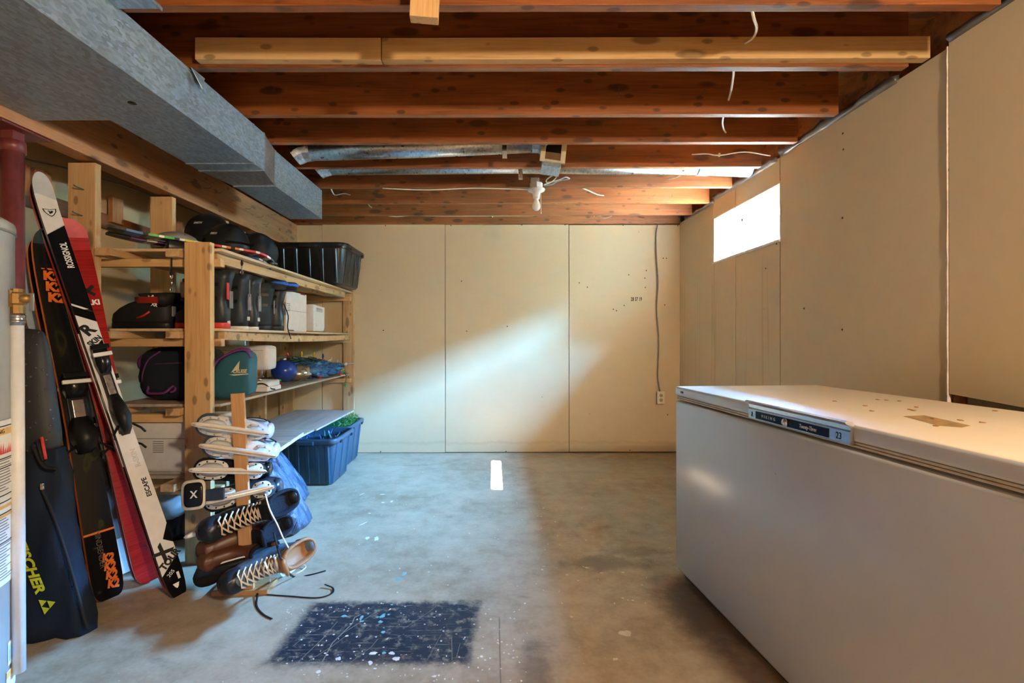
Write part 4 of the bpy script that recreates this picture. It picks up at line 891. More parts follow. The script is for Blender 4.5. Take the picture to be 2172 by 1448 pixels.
# ------------------------------------------------------------------ top shelf
ZT = 1.588
def dome(mb, c, d, squash=.35, n=22, k=10, m=0, flare=.0, M=None, front=None):
    """Helmet shell: a cut ellipsoid, open below."""
    rings = []
    for i in range(k+1):
        th = PI*.5*i/k*1.28-.28*PI/2*1.0; z = math.sin(th); r = math.cos(th)
        rings.append([(c[0]+d[0]/2*max(r, .02)*math.cos(a), c[1]+d[1]/2*max(r, .02)*math.sin(a), c[2]+d[2]*z) for a in [j*2*PI/n for j in range(n)]])
    return mb.loft(rings, m, True, True, M)
def helmet(label, M, d, mat, kind='snow', brand=None, group=None):
    t = thing('helmet', label, 'helmet', M=M, group=group)
    b = MB(); dome(b, (0, 0, d[2]*.30), d[:2]+(d[2]*.70,)); b.build('shell', mat, t)
    dk = MB(); dk.loft([[(x, y, z) for x, y in outline(-d[0]*.44, d[0]*.44, d[1]*.42, 18)] for z in (-.004+d[2]*.0, .01)]); dk.build('liner', BLACKR, t)
    if kind == 'snow':
        for s in (1, -1): MB().blob((-.01, s*d[1]*.44, d[2]*.12), (d[0]*.5, .035, d[2]*.45)).build('ear_pad', BLACKR, t)
        MB().loft([[(d[0]*.36+.05*k*math.cos(a), d[1]*.42*math.sin(a), d[2]*.30+.015*k) for a in [-1.3+2.6*i/12 for i in range(13)]] for k in (.6, 1.5)], caps=False, closed=False).build('brim', mat, t)
        MB().tube([(d[0]*.48*math.cos(a), d[1]*.485*math.sin(a), d[2]*.24) for a in [-2.2+4.4*i/20 for i in range(21)]], .006, 6).build('edge_trim', BLACKR, t)
    for a in (-.5, -.18, .18, .5):
        MB().box((0, 0, 0), (.055, .012, .005), bev=.002, M=R('Z', math.degrees(a)) @ T(d[0]*.30, 0, d[2]*.80) @ R('Y', 38)).build('vent', BLACKINK, t)
    if brand:
        for v in (0,):
            text('lettering', brand, .020, plain('logo_ink', (.55, .56, .58), .5), t, frame((d[0]*.08, -d[1]*.462, d[2]*.60), (1, .05, 0), (0, .45, .9)), bold=.001)
    return t
HB = plain('helmet_black', (.014, .015, .018), .32); HB2 = plain('helmet_matte', (.016, .02, .025), .5)
def hp(px, py, Y, rz, z=ZT, rx=0, ry=0): p = P(px, py, Y); return T(p.x, p.y, z) @ R('Z', rz) @ R('X', rx) @ R('Y', ry)
helmet('largest glossy black snow helmet, farther back on the top shelf', T(-1.90, 3.30, ZT+.150) @ R('Z', -10), (.30, .26, .225), HB, brand='SMITH')
blk_ = thing('bag_liner', 'crumpled black sack under the largest helmet on the top shelf', 'sack', (-1.90, 3.30, ZT)); MB().blob((0, 0, .072), (.28, .25, .144), n=16, k=8, jit=.05, rnd=random.Random(4), pw=.6).build('sack', CLOTHB, blk_)
helmet('black snow helmet with a front brim opening towards the window', T(-1.672, 3.10, ZT+.060) @ R('Z', -28) @ R('Y', 6), (.30, .23, .20), HB2, brand='SMITH')
vh = helmet('dark vented helmet tilted on edge near the shelf front', T(-1.56, 3.36, ZT+.012) @ R('Z', 10) @ R('Y', 55) @ T(0, 0, .0), (.25, .21, .15), HB2, kind='bike')
vh.location.z = ZT+.115; vh.location.x -= .06
gc = thing('grey_cap', 'flat grey helmet crown behind the front post on the top shelf', 'helmet', M=T(-1.852, 2.88, ZT+.075))
b = MB(); dome(b, (0, 0, .012), (.26, .20, .075)); b.build('shell', plain('grey_matte', (.30, .28, .27), .6), gc)
MB().loft([[(x, y, z) for x, y in outline(-.10, .10, .08, 16)] for z in (-.06, -.005)]).build('liner', BLACKR, gc)
for x in (.03, .07): MB().box((x, -.04, .066-.25*x*.4), (.03, .010, .004)).build('vent', BLACKINK, gc)
# junior skis lying upside down across the front of the top shelf
cols = [plain('js_%s' % n_, c, .35, var=.05) for n_, c in (('black', (.02, .02, .02)), ('blue', (.03, .16, .40)), ('green', (.08, .30, .05)), ('yellow', (.62, .50, .04)), ('white', (.70, .68, .62)), ('red', (.50, .03, .03)), ('orange', (.70, .20, .04)), ('purple', (.16, .05, .28)))]
JS0, JS1 = Vector((-1.955, 2.475, 1.672)), Vector((-1.40, 3.10, 1.640))
def junior(label, off, seq, lift):
    o0, o1 = JS0+off, JS1+off; M = frame(o0, o1-o0, Vector((0, 0, 1)).cross(o1-o0)); L = (o1-o0).length
    t = thing('junior_ski', label, 'ski', M=M, group='junior skis on the top shelf')
    vs = []; fs = []; mi = []; N = 36
    for i in range(N+1):
        q = i/N; x = q*L; w = .044*(1 if q < .85 else math.sqrt(max(.02, 1-((q-.85)/.15)**2)))*(1 if q > .05 else .7+6*q); z = -.05*max(0, (q-.82)/.18)**2+.012*max(0, (.15-q)/.15)
        for y, zz in ((w, z-.006), (-w, z-.006), (-w, z+.006), (w, z+.006)): vs.append((x, y, zz))
    for i in range(N):
        a, b_ = i*4, i*4+4; m = seq[int(i/N*len(seq))]
        for j in range(4): fs.append((a+j, a+(j+1) % 4, b_+(j+1) % 4, b_+j)); mi.append(m)
    fs += [(0, 3, 2, 1), (N*4, N*4+1, N*4+2, N*4+3)]; mi += [0, 0]
    mb = MB(); mb.v, mb.f, mb.mi, mb.sm = vs, fs, mi, [False]*len(fs); mb.build('board', cols, t)
    MB().box((L*.42, 0, -.034), (.20, .06, .056), bev=.010).box((L*.55, 0, -.025), (.07, .05, .040), bev=.008).build('binding', BLACKG, t)
    MB().box((L-.012, 0, -.046), (.035, .030, .010), bev=.004).build('tip_guard', plain('tip_grey', (.16, .19, .22), .4), t)
    return t
junior('colourful junior ski lying across the top shelf, nearer the front post', Vector((.060, -.050, -.006)), [0, 0, 0, 1, 1, 1, 0, 2, 2, 4, 2, 2, 0, 4, 3, 3, 4, 3, 3, 4, 5, 5, 4, 6, 0, 6, 4, 5, 5, 5, 4, 5, 5, 4, 0, 0], 0)
junior('second colourful junior ski lying just behind its twin on the top shelf', Vector((-.010, .040, -.018)), [0, 0, 7, 7, 4, 7, 7, 4, 5, 7, 4, 5, 7, 7, 4, 1, 1, 1, 1, 4, 0, 0], 0)
def lanyard(label, px, py0, py1, Y):
    a, b_ = P(px, py0, Y), P(px, py1, Y); t = thing('lanyard', label, 'lanyard', a)
    d = b_-a
    MB().tube([(0, 0, .02), (.001, 0, 0), d*.45], .0035, 6).blob(tuple(d*.40), (.018, .012, .03)).build('cord', BLACKR, t)
    MB().tube([d*.5+Vector((.006*math.cos(k), 0, .010*math.sin(k)+0)) for k in [i*2*PI/10 for i in range(11)]], .0022, 6).lathe([(.004, -.01), (.005, 0), (.003, .012)], 8, M=Matrix.Translation(d*.68)).tube([d*.88+Vector((.007*math.cos(k), 0, .011*math.sin(k))) for k in [i*2*PI/10 for i in range(11)]], .0025, 6).build('snap_hook', CHROME, t)
lanyard('black lanyard with a snap hook hanging off the front edge of the top shelf', 513, 541, 582, 2.80)
lanyard('black lanyard with a snap hook hanging left of the front post', 364, 548, 622, 2.50)
# storage totes
def tote(name, label, x0, x1, y0, y1, z0, z1, mat, rimmat, taper=.075, nx=5, ny=4):
    cx, cy = (x0+x1)/2, (y0+y1)/2; t = thing(name, label, 'storage tote', (cx, cy, z0))
    W, D, H = x1-x0, y1-y0, z1-z0
    def ring(w, d, z, rib=0.0):
        pts = []; r = min(w, d)*.13
        for sx, sy, a0 in ((1, -1, -90), (1, 1, 0), (-1, 1, 90), (-1, -1, 180)):
            for k in range(5):
                a = math.radians(a0+22.5*k); pts.append((sx*(w/2-r)+r*math.cos(a), sy*(d/2-r)+r*math.sin(a), z))
        return pts
    iw, id_ = W-.05, D-.05
    b = MB(); b.loft([ring(iw-taper, id_-taper, .0), ring(iw-taper+.012, id_-taper+.012, .012), ring(iw, id_, H-.045), ring(iw, id_, H-.008), ring(iw-.008, id_-.008, H-.008), ring(iw-taper-.006, id_-taper-.006, .012)])
    k_ = taper/2/(H-.05)
    def rib(ax, u, s, wd):
        rr_2 = []
        for z in (.014, H-.05):
            f = (iw if ax == 'x' else id_)/2-taper/2+k_*(z-.012)
            q = [(f-.002, u-wd), (f+.009, u-wd*.6), (f+.009, u+wd*.6), (f-.002, u+wd)]
            rr_2.append([(s*a if ax == 'x' else c, c if ax == 'x' else s*a, z) for a, c in q])
        b.loft(rr_2, smooth=False)
    for i in range(nx):
        for s in (1, -1): rib('y', -iw*.36+iw*.72*i/(nx-1), s, .020)
    for i in range(ny):
        for s in (1, -1): rib('x', -id_*.34+id_*.68*i/(ny-1), s, .022)
    b.build('body', mat, t)
    MB().loft([ring(iw+.002, id_+.002, H-.045), ring(W-.006, D-.006, H-.040), ring(W, D, H-.012), ring(W-.006, D-.006, H), ring(iw-.008, id_-.008, H-.002), ring(iw-.010, id_-.010, H-.03)]).build('rim', rimmat, t)
    for s in (1, -1): MB().box((0, s*(D/2+.008), H-.028), (.13, .022, .030), bev=.005).build('handle', rimmat, t)
    hx = MB()
    for s in (-1, 1): MB().box((W/2-.002, s*D*.27, H-.035), (.012, .035, .018), bev=.002).build('latch_notch', BLACKINK, t)
    return t
TB = plain('tote_black', (.014, .016, .018), .3); TN = plain('tote_navy', (.018, .055, .095), .32); TNR = plain('tote_navy_rim', (.022, .06, .10), .35)
tote('storage_tote', 'black ribbed storage tote at the far end of the top shelf', -1.88, -1.225, 4.12, 4.76, ZT+.001, 1.932, TB, TB)
tb = tote('storage_tote', 'navy storage tote on the floor next to the blue bin bag', -1.66, -1.19, 3.74, 4.265, 0, .365, TN, TNR, ny=3)
tcn = tote('storage_tote', 'navy storage tote with green tinsel on the floor against the back wall', -1.71, -1.245, 4.275, 4.80, 0, .365, TN, TNR, ny=3)
# tinsel and decorations
rg_ = random.Random(21)
GRN = [plain('tinsel_green', (.03, .22, .04), .4), plain('tinsel_bright', (.08, .34, .05), .35), plain('tinsel_dark', (.01, .09, .03), .5)]
def strips(mb, n, fx, ln, wd, mats):
    for _ in range(n):
        c = fx(); a, e = rg_.uniform(0, 2*PI), rg_.uniform(-.6, 1.2); d = Vector((math.cos(a)*math.cos(e), math.sin(a)*math.cos(e), math.sin(e)))*ln*rg_.uniform(.5, 1)
        s = d.cross(Vector((rg_.uniform(-1, 1), rg_.uniform(-1, 1), 1))).normalized()*wd*.55
        mb.add([c-s, c+s, c+d+s*.4, c+d-s*.4], [(0, 1, 2, 3)], rg_.randrange(mats))
tn = MB(); tn.blob((0, 0, 0), (.40, .42, .16), 2, n=16, k=8, jit=.1, rnd=rg_)
strips(tn, 900, lambda: Vector((rg_.uniform(-.18, .2), rg_.uniform(-.2, .2), rg_.uniform(.01, .055))), .035, .004, 3)
strips(tn, 700, lambda: Vector((rg_.uniform(.12, .21), rg_.uniform(-.17, .2), rg_.uniform(.03, .095))), .03, .004, 3)
o = tn.build('tinsel', GRN); o.location = (-1.49, 4.53, .315); tag(o, 'pile of shiny green tinsel heaped in the far navy tote', 'tinsel', kind='stuff')
TEA = [plain('ribbon_teal', (.03, .20, .19), .4), plain('ribbon_blue', (.03, .10, .35), .35), plain('ribbon_dark', (.01, .03, .05), .5)]
tn = MB(); tn.blob((0, 0, 0), (.38, .42, .12), 2, n=16, k=8, jit=.12, rnd=rg_)
strips(tn, 160, lambda: Vector((rg_.uniform(-.16, .17), rg_.uniform(-.19, .19), rg_.uniform(.01, .05))), .07, .012, 2)
o = tn.build('ribbon_pile', TEA); o.location = (-1.44, 4.0, .275); tag(o, 'teal and blue ribbons and scraps filling the near navy tote', 'ribbons', kind='stuff')
# bin bags
BAGN = NT('bin_bag'); v = BAGN.tc(); f1 = BAGN.noise(BAGN.map(v, (1, 1, .35)), 9, 6, .65, 1.2); f2 = BAGN.voro(v, 14)
BAGN.bump(BAGN.math('ADD', f1, BAGN.math('MULTIPLY', f2, .5)), .9, .03); BAGM = BAGN.out((.045, .085, .15), .24, spec=.7)
def binbag(label, c, d, seed, neck=None, mat=None, knots=8):
    t = thing('bin_bag', label, 'bin bag', c); r = random.Random(seed); ph = [r.uniform(0, 6) for _ in range(4)]
    rings = []; n, k = 72, 22
    for i in range(k+1):
        q = i/k; ring = []
        if q < .08: s = .86+.14*q/.08
        else: s = (1-.80*((q-.08)/.92)**1.25)
        if i == k: s = .03
        for j in range(n):
            a = j*2*PI/n; fold = 1+.050*(1-.3*q)*math.sin(5*a+ph[0]+2*q)+.042*math.sin(11*a+ph[1]-3*q)+.034*math.sin(19*a+ph[2]+5*q)
            ca, sa = math.cos(a), math.sin(a)
            ring.append((d[0]/2*s*fold*math.copysign(abs(ca)**.8, ca), d[1]/2*s*fold*math.copysign(abs(sa)**.8, sa), d[2]*q*(1+.03*math.sin(3*a+ph[3]))))
        rings.append(ring)
    MB().loft(rings).build('bag', mat or BAGM, t)
    return t
binbag('tall blue-black bin bag under the lowest shelf beside the navy totes', (-1.535, 3.40, 0), (.47, .52, .365), 3)
binbag('blue-black bin bag in front of the shelf right behind the skate rack', (-1.36, 2.93, 0), (.50, .50, .395), 8)
b3 = binbag('black bin bag with white contents under the shelf left of the front post', (-1.84, 2.95, 0), (.42, .44, .335), 5, mat=plain('bin_bag_black', (.015, .02, .03), .22))
MB().blob((-.0, -.14, .20), (.22, .20, .20), n=14, k=8, jit=.04, rnd=random.Random(9)).build('white_contents', plain('clear_bag', (.40, .42, .44), .2), b3)
# sewing machine case, sewing machine
Z3 = .7965
sc_ = thing('carrying_case', 'white plastic carrying case on the lowest shelf behind the skis', 'case', (-1.655, 2.66, .430))
MB().box((0, 0, .15), (.47, .23, .29), bev=.03).box((0, 0, .006), (.40, .18, .012)).build('shell', WHITEB, sc_)
MB().box((0, -.1155, .185), (.455, .002, .003)).build('lid_line', GREYP, sc_)
MB().box((.17, -.117, .20), (.11, .006, .09), bev=.002).build('latch', WHITEB, sc_)
q_ = MB()
for k in range(6): q_.box((-.07, -.1158, .17-.011*k), (.055, .0008, .004))
q_.build('print_lines', GREYP, sc_)
sm = thing('sewing_machine', 'white sewing machine with a rounded head on the third shelf beside the teal bag', 'sewing machine', (-1.61, 3.16, Z3))
MB().box((0, 0, .036), (.42, .17, .062), bev=.012).box((.14, -.01, .018), (.15, .20, .03), bev=.006).box((0, 0, .003), (.36, .14, .008)).build('base', WHITEB, sm)
MB().box((-.155, 0, .16), (.10, .14, .20), bev=.02).build('pillar', WHITEB, sm)
MB().box((0, 0, .247), (.40, .135, .078), bev=.022).build('arm', WHITEB, sm)
MB().box((.135, 0, .212), (.135, .138, .155), bev=.03).build('head', WHITEB, sm)
MB().box((0, -.0685, .258), (.34, .001, .002)).build('cover_line', GREYP, sm)
MB().tube([(.13, 0, .14), (.13, 0, .085)], .0035, 6).box((.13, 0, .09), (.022, .012, .006)).build('needle_bar', STEEL, sm)
MB().tube([(.10, -.03, .09), (.11, -.05, .085), (.155, -.055, .072)], .006, 6).build('presser_foot', STEEL, sm)
cd = MB().tube(spline([(-1.50, 3.05, Z3+.04), (-1.43, 3.06, Z3+.055), (-1.395, 3.10, Z3+.02), (-1.40, 3.16, Z3+.008), (-1.46, 3.10, Z3+.006), (-1.48, 3.04, Z3+.006)], 6), .004, 6).build('power_cord', BLACKR); tag(cd, 'black power cord coiled on the third shelf by the sewing machine', 'cord')
# duffel bag
DUF = plain('duffel_black', (.010, .016, .024), .85, bump=.3, scale=220); TEAL = plain('duffel_teal', (.015, .105, .15), .75, bump=.3, scale=220); PUR = plain('duffel_purple', (.13, .02, .16), .7)
df = thing('duffel_bag', 'black duffel bag with purple piping and a teal end pocket on the third shelf', 'bag', (-1.62, 2.70, Z3))
def pillow(mb, c, d, pw=.5, n=26, k=12, m=0, M=None):
    rings = []
    for i in range(k+1):
        th = -PI/2+PI*i/k; r = max(.03, math.cos(th))**pw; z = math.copysign(abs(math.sin(th))**pw, math.sin(th))
        ring = []
        for j in range(n):
            a = j*2*PI/n; ca, sa = math.cos(a), math.sin(a)
            ring.append((c[0]+d[0]/2*r*math.copysign(abs(ca)**.55, ca), c[1]+d[1]/2*r*math.copysign(abs(sa)**.55, sa), c[2]+d[2]/2*z))
        rings.append(ring)
    return mb.loft(rings, m, True, True, M)
pillow(MB(), (-.085, .03, .145), (.40, .26, .288)).build('body', DUF, df)
MB().blob((-.255, -.02, .20), (.09, .10, .11)).build('side_pocket', PUR, df)
pk = Matrix.Translation((.222, -.040, .0)) @ Matrix.Diagonal((.90, 1, 1, 1)) @ R('Z', 8)
prof_ = [(-.115, .004), (.10, .012), (.115, .05), (.105, .16), (.118, .225), (.09, .262), (.03, .262), (-.06, .222), (-.095, .17), (-.11, .06)]
n_p = len(prof_)
MB().loft([[(x*s, y, .005+z*s2) for x, z in prof_] for y, s, s2 in ((-.055, .90, .95), (-.045, .98, .99), (0, 1, 1), (.06, 1, 1.02), (.10, .95, 1.0))], M=pk).build('end_pocket', TEAL, df, sub=1)
MB().tube(spline([pk @ Vector((x*1.0, -.045, z*1.0+.004)) for x, z in ((-.108, .06), (-.094, .165), (-.06, .218), (.03, .262), (.09, .264), (.116, .225))], 6), .006, 6).build('piping', PUR, df)
MB().tube(spline([pk @ Vector((x, .0, z)) for x, z in ((-.112, .06), (-.098, .17), (-.062, .226), (.03, .270), (.092, .270))], 6), .016, 6, flat=.6).build('zip_band', PUR, df)
MB().box(pk @ Vector((-.10, -.05, .20)), (.010, .008, .055), bev=.002).box(pk @ Vector((-.10, -.052, .165)), (.006, .004, .04)).build('zip_pull', plain('gold_metal', (.60, .48, .25), .3, 1), df)
LOGO = plain('logo_cream', (.62, .56, .36), .6)
fm_ = pk @ T(.045, -.058, .165) @ R('X', 90)
text('lettering', 'CRUISE', .026, LOGO, df, fm_ @ T(.012, -.006, 0), bold=.001, shear=.2, sx=.9)
MB().prism([(-.035, -.012), (.012, .050), (.008, .0), (-.005, .0)], .0006, M=fm_).prism([(-.045, -.022), (.06, -.018), (.06, -.022), (-.02, -.028)], .0006, M=fm_).build('emblem', LOGO, df)
MB().tube(spline([(-.20, -.085, .085), (-.195, -.105, .05), (-.16, -.11, .045), (-.10, -.112, .05), (-.075, -.10, .075), (-.06, -.09, .085), (-.055, -.10, .06), (-.075, -.105, .05)], 5), .007, 6).build('carry_handle', PUR, df)
MB().tube(spline([(-.245, -.06, .05), (-.235, -.085, .14), (-.20, -.09, .22), (-.14, -.085, .265)], 6), .004, 6).tube(spline([(-.16, -.098, .20), (-.02, -.10, .205)], 4), .003, 6).build('piping', PUR, df)
MB().tube([(-.27, -.05, .17), (-.272, -.06, .13), (-.27, -.055, .10)], .005, 6, flat=.5).build('zip_tag', BLACKR, df)
MB().tube(spline([(-.12, .0, .282), (-.06, -.01, .305), (.02, 0, .30), (.09, .01, .27)], 5), .016, 6, flat=.4).build('shoulder_strap', BLACKR, df)
# decorations on the third shelf
bb = thing('blue_ball', 'shiny dark blue ball ornament behind the sewing machine', 'ornament', (-1.60, 3.78, Z3)); MB().blob((0, 0, .085), (.19, .19, .17), n=20, k=12).build('ball', plain('blue_foil', (.01, .04, .28), .2), bb)
MB().lathe([(.02, .165), (.02, .182), (.012, .186), (0, .186)], 12).build('cap', STEEL, bb)
BFN = NT('blue_plastic_film'); v = BFN.tc(); f1 = BFN.noise(v, 14, 6, .7, 1.5); BFN.bump(f1, 1.0, .03); BFM = BFN.out(BFN.ramp(f1, ((.35, (.02, .12, .36)), (.65, (.10, .34, .66)))), .2, spec=.7)
bg_ = thing('blue_plastic_bag', 'crumpled translucent blue plastic bag holding string lights on the third shelf', 'bag', (-1.57, 4.22, Z3))
r_ = random.Random(14); rings = []
for i in range(27):
    q = i/26; s = math.sin(PI*min(.97, max(.04, q)))**.5; ox, oz = r_.uniform(-.02, .02), r_.uniform(-.012, .02)
    ring = []
    for j in range(22):
        a = j*2*PI/22; f = 1+r_.uniform(-.22, .18)
        ring.append((ox+.19*s*f*math.cos(a), -.36+.95*q+r_.uniform(-.025, .025), max(.003, .085+oz+.085*s*(1-.45*q)*f*math.sin(a)-.03*q)))
    rings.append(ring)
MB().loft(rings, smooth=False).build('film', BFM, bg_)
MB().loft([[(x, y, z) for x, y in outline(.05, .05+.10*k, .05*k, 10)] for z, k in ((.07, .6), (.04, .9), (.012, 1.15), (.004, 1.0))]).build('bunched_corner', BFM, bg_)
fo = thing('foil_packet', 'shiny crumpled foil packet between the blue ball and the blue bag', 'packet', (-1.55, 3.93, Z3)); MB().blob((0, 0, .062), (.20, .22, .124), n=14, k=9, jit=.12, rnd=r_, pw=.7).build('foil', plain('foil', (.55, .52, .44), .2, .8), fo)
tbx = thing('clear_tube', 'clear plastic tube pointing off the end of the third shelf', 'tube', (-1.46, 4.62, Z3+.035)); MB().tube([(-.12, -.3, .045), (.02, .05, .052), (.10, .215, .058)], [.010, .010, .006], 8).build('shaft', plain('clear_plastic', (.55, .58, .60), .15), tbx)
MB().lathe([(.013, -.015), (.013, .015)], 10, M=T(.05, .10, .054) @ R('X', -75)).build('collar', WHITEP, tbx)
MB().tube([(-.1, -.3, .044), (-.11, -.32, -.0), (-.11, -.32, -.035)], .006, 6).build('stand', WHITEP, tbx)
sl = thing('string_lights', 'tangled green string lights with coloured bulbs over the blue plastic bag', 'string lights', (-1.55, 4.25, Z3))
wr_ = MB(); r_ = random.Random(33)
for s in range(7):
    pts = [(r_.uniform(-.16, .15), -.36+.72*(i/11)+r_.uniform(-.05, .05), .150+r_.uniform(-.01, .045)-.16*(i/11)**2) for i in range(12)]
    wr_.tube(spline(pts, 4), .0035, 5)
wr_.tube(spline([(.10, .10, .10), (.155, .22, .03), (.17, .28, .012), (.16, .36, .012), (.185, .33, -.01), (.19, .31, -.05), (.185, .30, -.075)], 5), .0032, 5).tube(spline([(.12, -.30, .02), (.14, -.4, .012), (.13, -.55, .03), (.10, -.68, .012), (.08, -.80, .02)], 5), .0032, 5)
wr_.build('wire', plain('wire_green', (.012, .06, .04), .5), sl)
BC = {'r': plain('bulb_red', (.50, .02, .03), .2), 'g': plain('bulb_green', (.02, .45, .12), .2), 'b': plain('bulb_blue', (.03, .06, .45), .2), 'y': plain('bulb_yellow', (.65, .48, .03), .2), 'w': plain('bulb_white', (.75, .72, .70), .2)}
bm_ = {k: MB().lathe([(.0015, .034), (.006, .026), (.0095, .014), (.009, .004), (.006, 0), (.006, -.010), (.004, -.013)], 10).mesh('bulb', m) for k, m in BC.items()}
def bulb(c, p, d):
    o = link('bulb', bm_[c], sl, p); o.rotation_euler = Vector(d).to_track_quat('Z', 'Y').to_euler(); return o
for c, p, d in (('y', (-.02, -.20, .195), (0, 0, 1)), ('y', (.0, .02, .185), (0, .1, 1)), ('b', (.03, .16, .165), (0, 0, 1)), ('w', (.05, .25, .135), (.3, .8, .3)), ('w', (.03, .36, .13), (.3, .4, 1)), ('r', (-.08, -.33, .19), (0, -.2, 1)), ('w', (.05, .50, .10), (0, .1, 1)), ('r', (.175, .18, .014), (.3, 1, 0)), ('g', (.185, .30, -.085), (0, 0, -1)), ('g', (.12, .46, .02), (.6, .9, -.1)), ('y', (.11, .44, .035), (.5, .6, .2)), ('r', (.09, -.85, .018), (.6, -.8, .1)), ('r', (.10, -.15, .014), (1, .2, 0)), ('g', (.02, -.70, .03), (.2, -1, .2)), ('b', (.06, -.28, .02), (1, 0, .1))): bulb(c, p, d)

# ------------------------------------------------------------------ lamp, cables, outlet
lp = thing('ceiling_lamp', 'white porcelain pull-chain lamp holder with a bare bulb on the joists', 'lamp', P(1138, 404, 3.60))
PORC = plain('porcelain', (.82, .81, .79), .22, var=.03)
MB().lathe([(.046, .008), (.046, .052), (.0, .052)], 8, smooth=False).build('junction_box', plain('box_white', (.70, .71, .72), .4), lp)
MB().box((-.01, -.002, .062), (.06, .05, .045)).box((0, .045, .06), (.05, .05, .003)).build('bracket', STEEL, lp)
MB().lathe([(.062, .010), (.064, .004), (.058, -.006), (.030, -.018), (.026, -.045), (.024, -.062), (.0, -.062)], 24).build('base', PORC, lp)
MB().lathe([(.014, -.060), (.017, -.072), (.022, -.084), (.0290, -.104), (.0305, -.118), (.027, -.134), (.016, -.145), (.002, -.148)], 22).build('bulb', plain('bulb_glass', (.86, .86, .85), .15, var=.02), lp)
MB().tube(spline([(.024, -.02, -.01), (.030, -.024, -.02), (.031, -.024, -.10), (.033, -.024, -.165)], 4), .0016, 5).lathe([(.0, -.178), (.003, -.172), (.003, -.165), (0, -.162)], 8, M=T(.033, -.024, 0)).build('pull_string', PAPER, lp)
def cable(label, pts, m=WIREW, r=.0052, clips=()):
    t = thing('electrical_cable', label, 'cable', pts[0])
    MB().tube([p-t.location for p in spline(pts, 7)], r, 8, flat=.75).build('sheath', m, t)
    for c in clips: MB().box(Vector(c)-t.location, (.012, .012, .022), bev=.002).build('staple', WHITEP, t)
    return t
BLUEW = plain('blue_grey_cable', (.22, .30, .42), .5)
jy = lambda k: JY[len(JY)-8+k]
cable('white cable drooping between the first two joists', [P(1594, 12, 1.69), P(1600, 40, 1.74), P(1606, 62, 1.85), P(1597, 82, 1.97), P(1574, 97, 2.03)])
cable('white cable hanging between the doubled joist and the next one', [P(1557, 146, 2.09), P(1556, 165, 2.2), P(1551, 195, 2.38), P(1546, 213, 2.475)])
cable('short white cable end between the third and fourth joists', [P(1535, 246, 2.53), P(1533, 262, 2.65), P(1536, 275, 2.78), P(1540, 282, 2.83)])
cable('white cable stapled along the joist face near the window wall', [P(1468, 328, 3.24), P(1500, 327, 3.235), P(1527, 330, 3.24), P(1580, 323, 3.235), P(1635, 331, 3.2)], clips=[P(1526, 329, 3.236)])
cable('short white cable dipping under the rear branch duct', [P(1452, 362, 3.42), P(1444, 372, 3.5), P(1428, 378, 3.6), P(1416, 380, 3.675)])
cable('white cable running left from the lamp holder under a joist', [P(812, 399, 3.66), P(880, 402, 3.67), P(930, 402, 3.66), P(1010, 399, 3.67), P(1122, 402, 3.62)])
cable('white and blue cable looping right from the lamp holder', [P(1154, 392, 3.62), P(1170, 386, 3.62), P(1180, 376, 3.63), P(1175, 371, 3.64), P(1160, 381, 3.64), P(1162, 387, 3.64), P(1185, 382, 3.65), P(1200, 376, 3.66), P(1209, 379, 3.68)])
cable('blue grey cable beside the lamp loop on the joist', [P(1154, 394, 3.63), P(1172, 391, 3.64), P(1185, 384, 3.65), P(1207, 380, 3.675)], BLUEW)
cable('white cable slanting down between two rear joists right of the lamp', [P(1236, 399, 3.73), P(1250, 405, 3.9), P(1268, 413, 4.05), P(1281, 415, 4.10)])
cable('short white cable with a bent end beside the duct', [P(703, 400, 3.73), P(706, 407, 3.9), P(712, 413, 4.07), P(730, 410, 4.10), P(744, 413, 4.11)])
cable('short white cable stub on the joist above the back wall', [P(781, 431, 4.3), P(784, 436, 4.45), P(789, 440, 4.50)])
cable('long white cable stapled along the last joist above the back wall', [P(815, 456, 4.66), P(840, 459, 4.70), P(875, 457, 4.72), P(930, 458, 4.83), P(1045, 458, 4.84), P(1170, 457, 4.84), P(1262, 457, 4.84), P(1280, 463, 4.845), P(1298, 459, 4.85)], clips=[P(1045, 458, 4.838), P(1261, 457, 4.838)])
cable('dark cable end poking out of the last joist near the corner', [P(1350, 456, 4.7), P(1358, 461, 4.8), P(1366, 462, 4.85)], plain('dark_cable', (.03, .035, .05), .5))
cable('blue grey cable strung along the left wall behind the shelf posts', [Vector((XL+.012, 1.6, 2.04)), Vector((XL+.012, 2.4, 2.05)), Vector((XL+.012, 2.9, 2.11)), Vector((XL+.012, 3.5, 2.15)), Vector((XL+.012, 4.5, 2.18))], BLUEW)
ol = thing('wall_outlet', 'almond duplex wall outlet on the back wall beside the freezer', 'outlet', P(1399.5, 843, YB-.005)+Vector((0, -.02, 0)))
MB().box((0, .008, 0), (.064, .036, .105), bev=.004).build('box', STEEL, ol)
MB().box((0, -.012, 0), (.078, .006, .124), bev=.002).build('cover_plate', plain('almond_plate', (.74, .68, .55), .35, var=.03), ol)
for s in (1, -1):
    rc = MB().lathe([(0, 0), (.017, 0), (.0165, .003), (0, .003)], 18, M=T(0, -.0148, s*.022) @ R('X', 90)).build('receptacle', plain('almond_dark', (.58, .48, .30), .4), ol)
    MB().box((-.006, -.0182, s*.022+.003), (.0022, .001, .009)).box((.006, -.0182, s*.022+.003), (.0022, .001, .007)).lathe([(0, 0), (.003, 0), (0, .001)], 8, M=T(0, -.0179, s*.022-.008) @ R('X', 90)).build('slot', BLACKINK, rc)
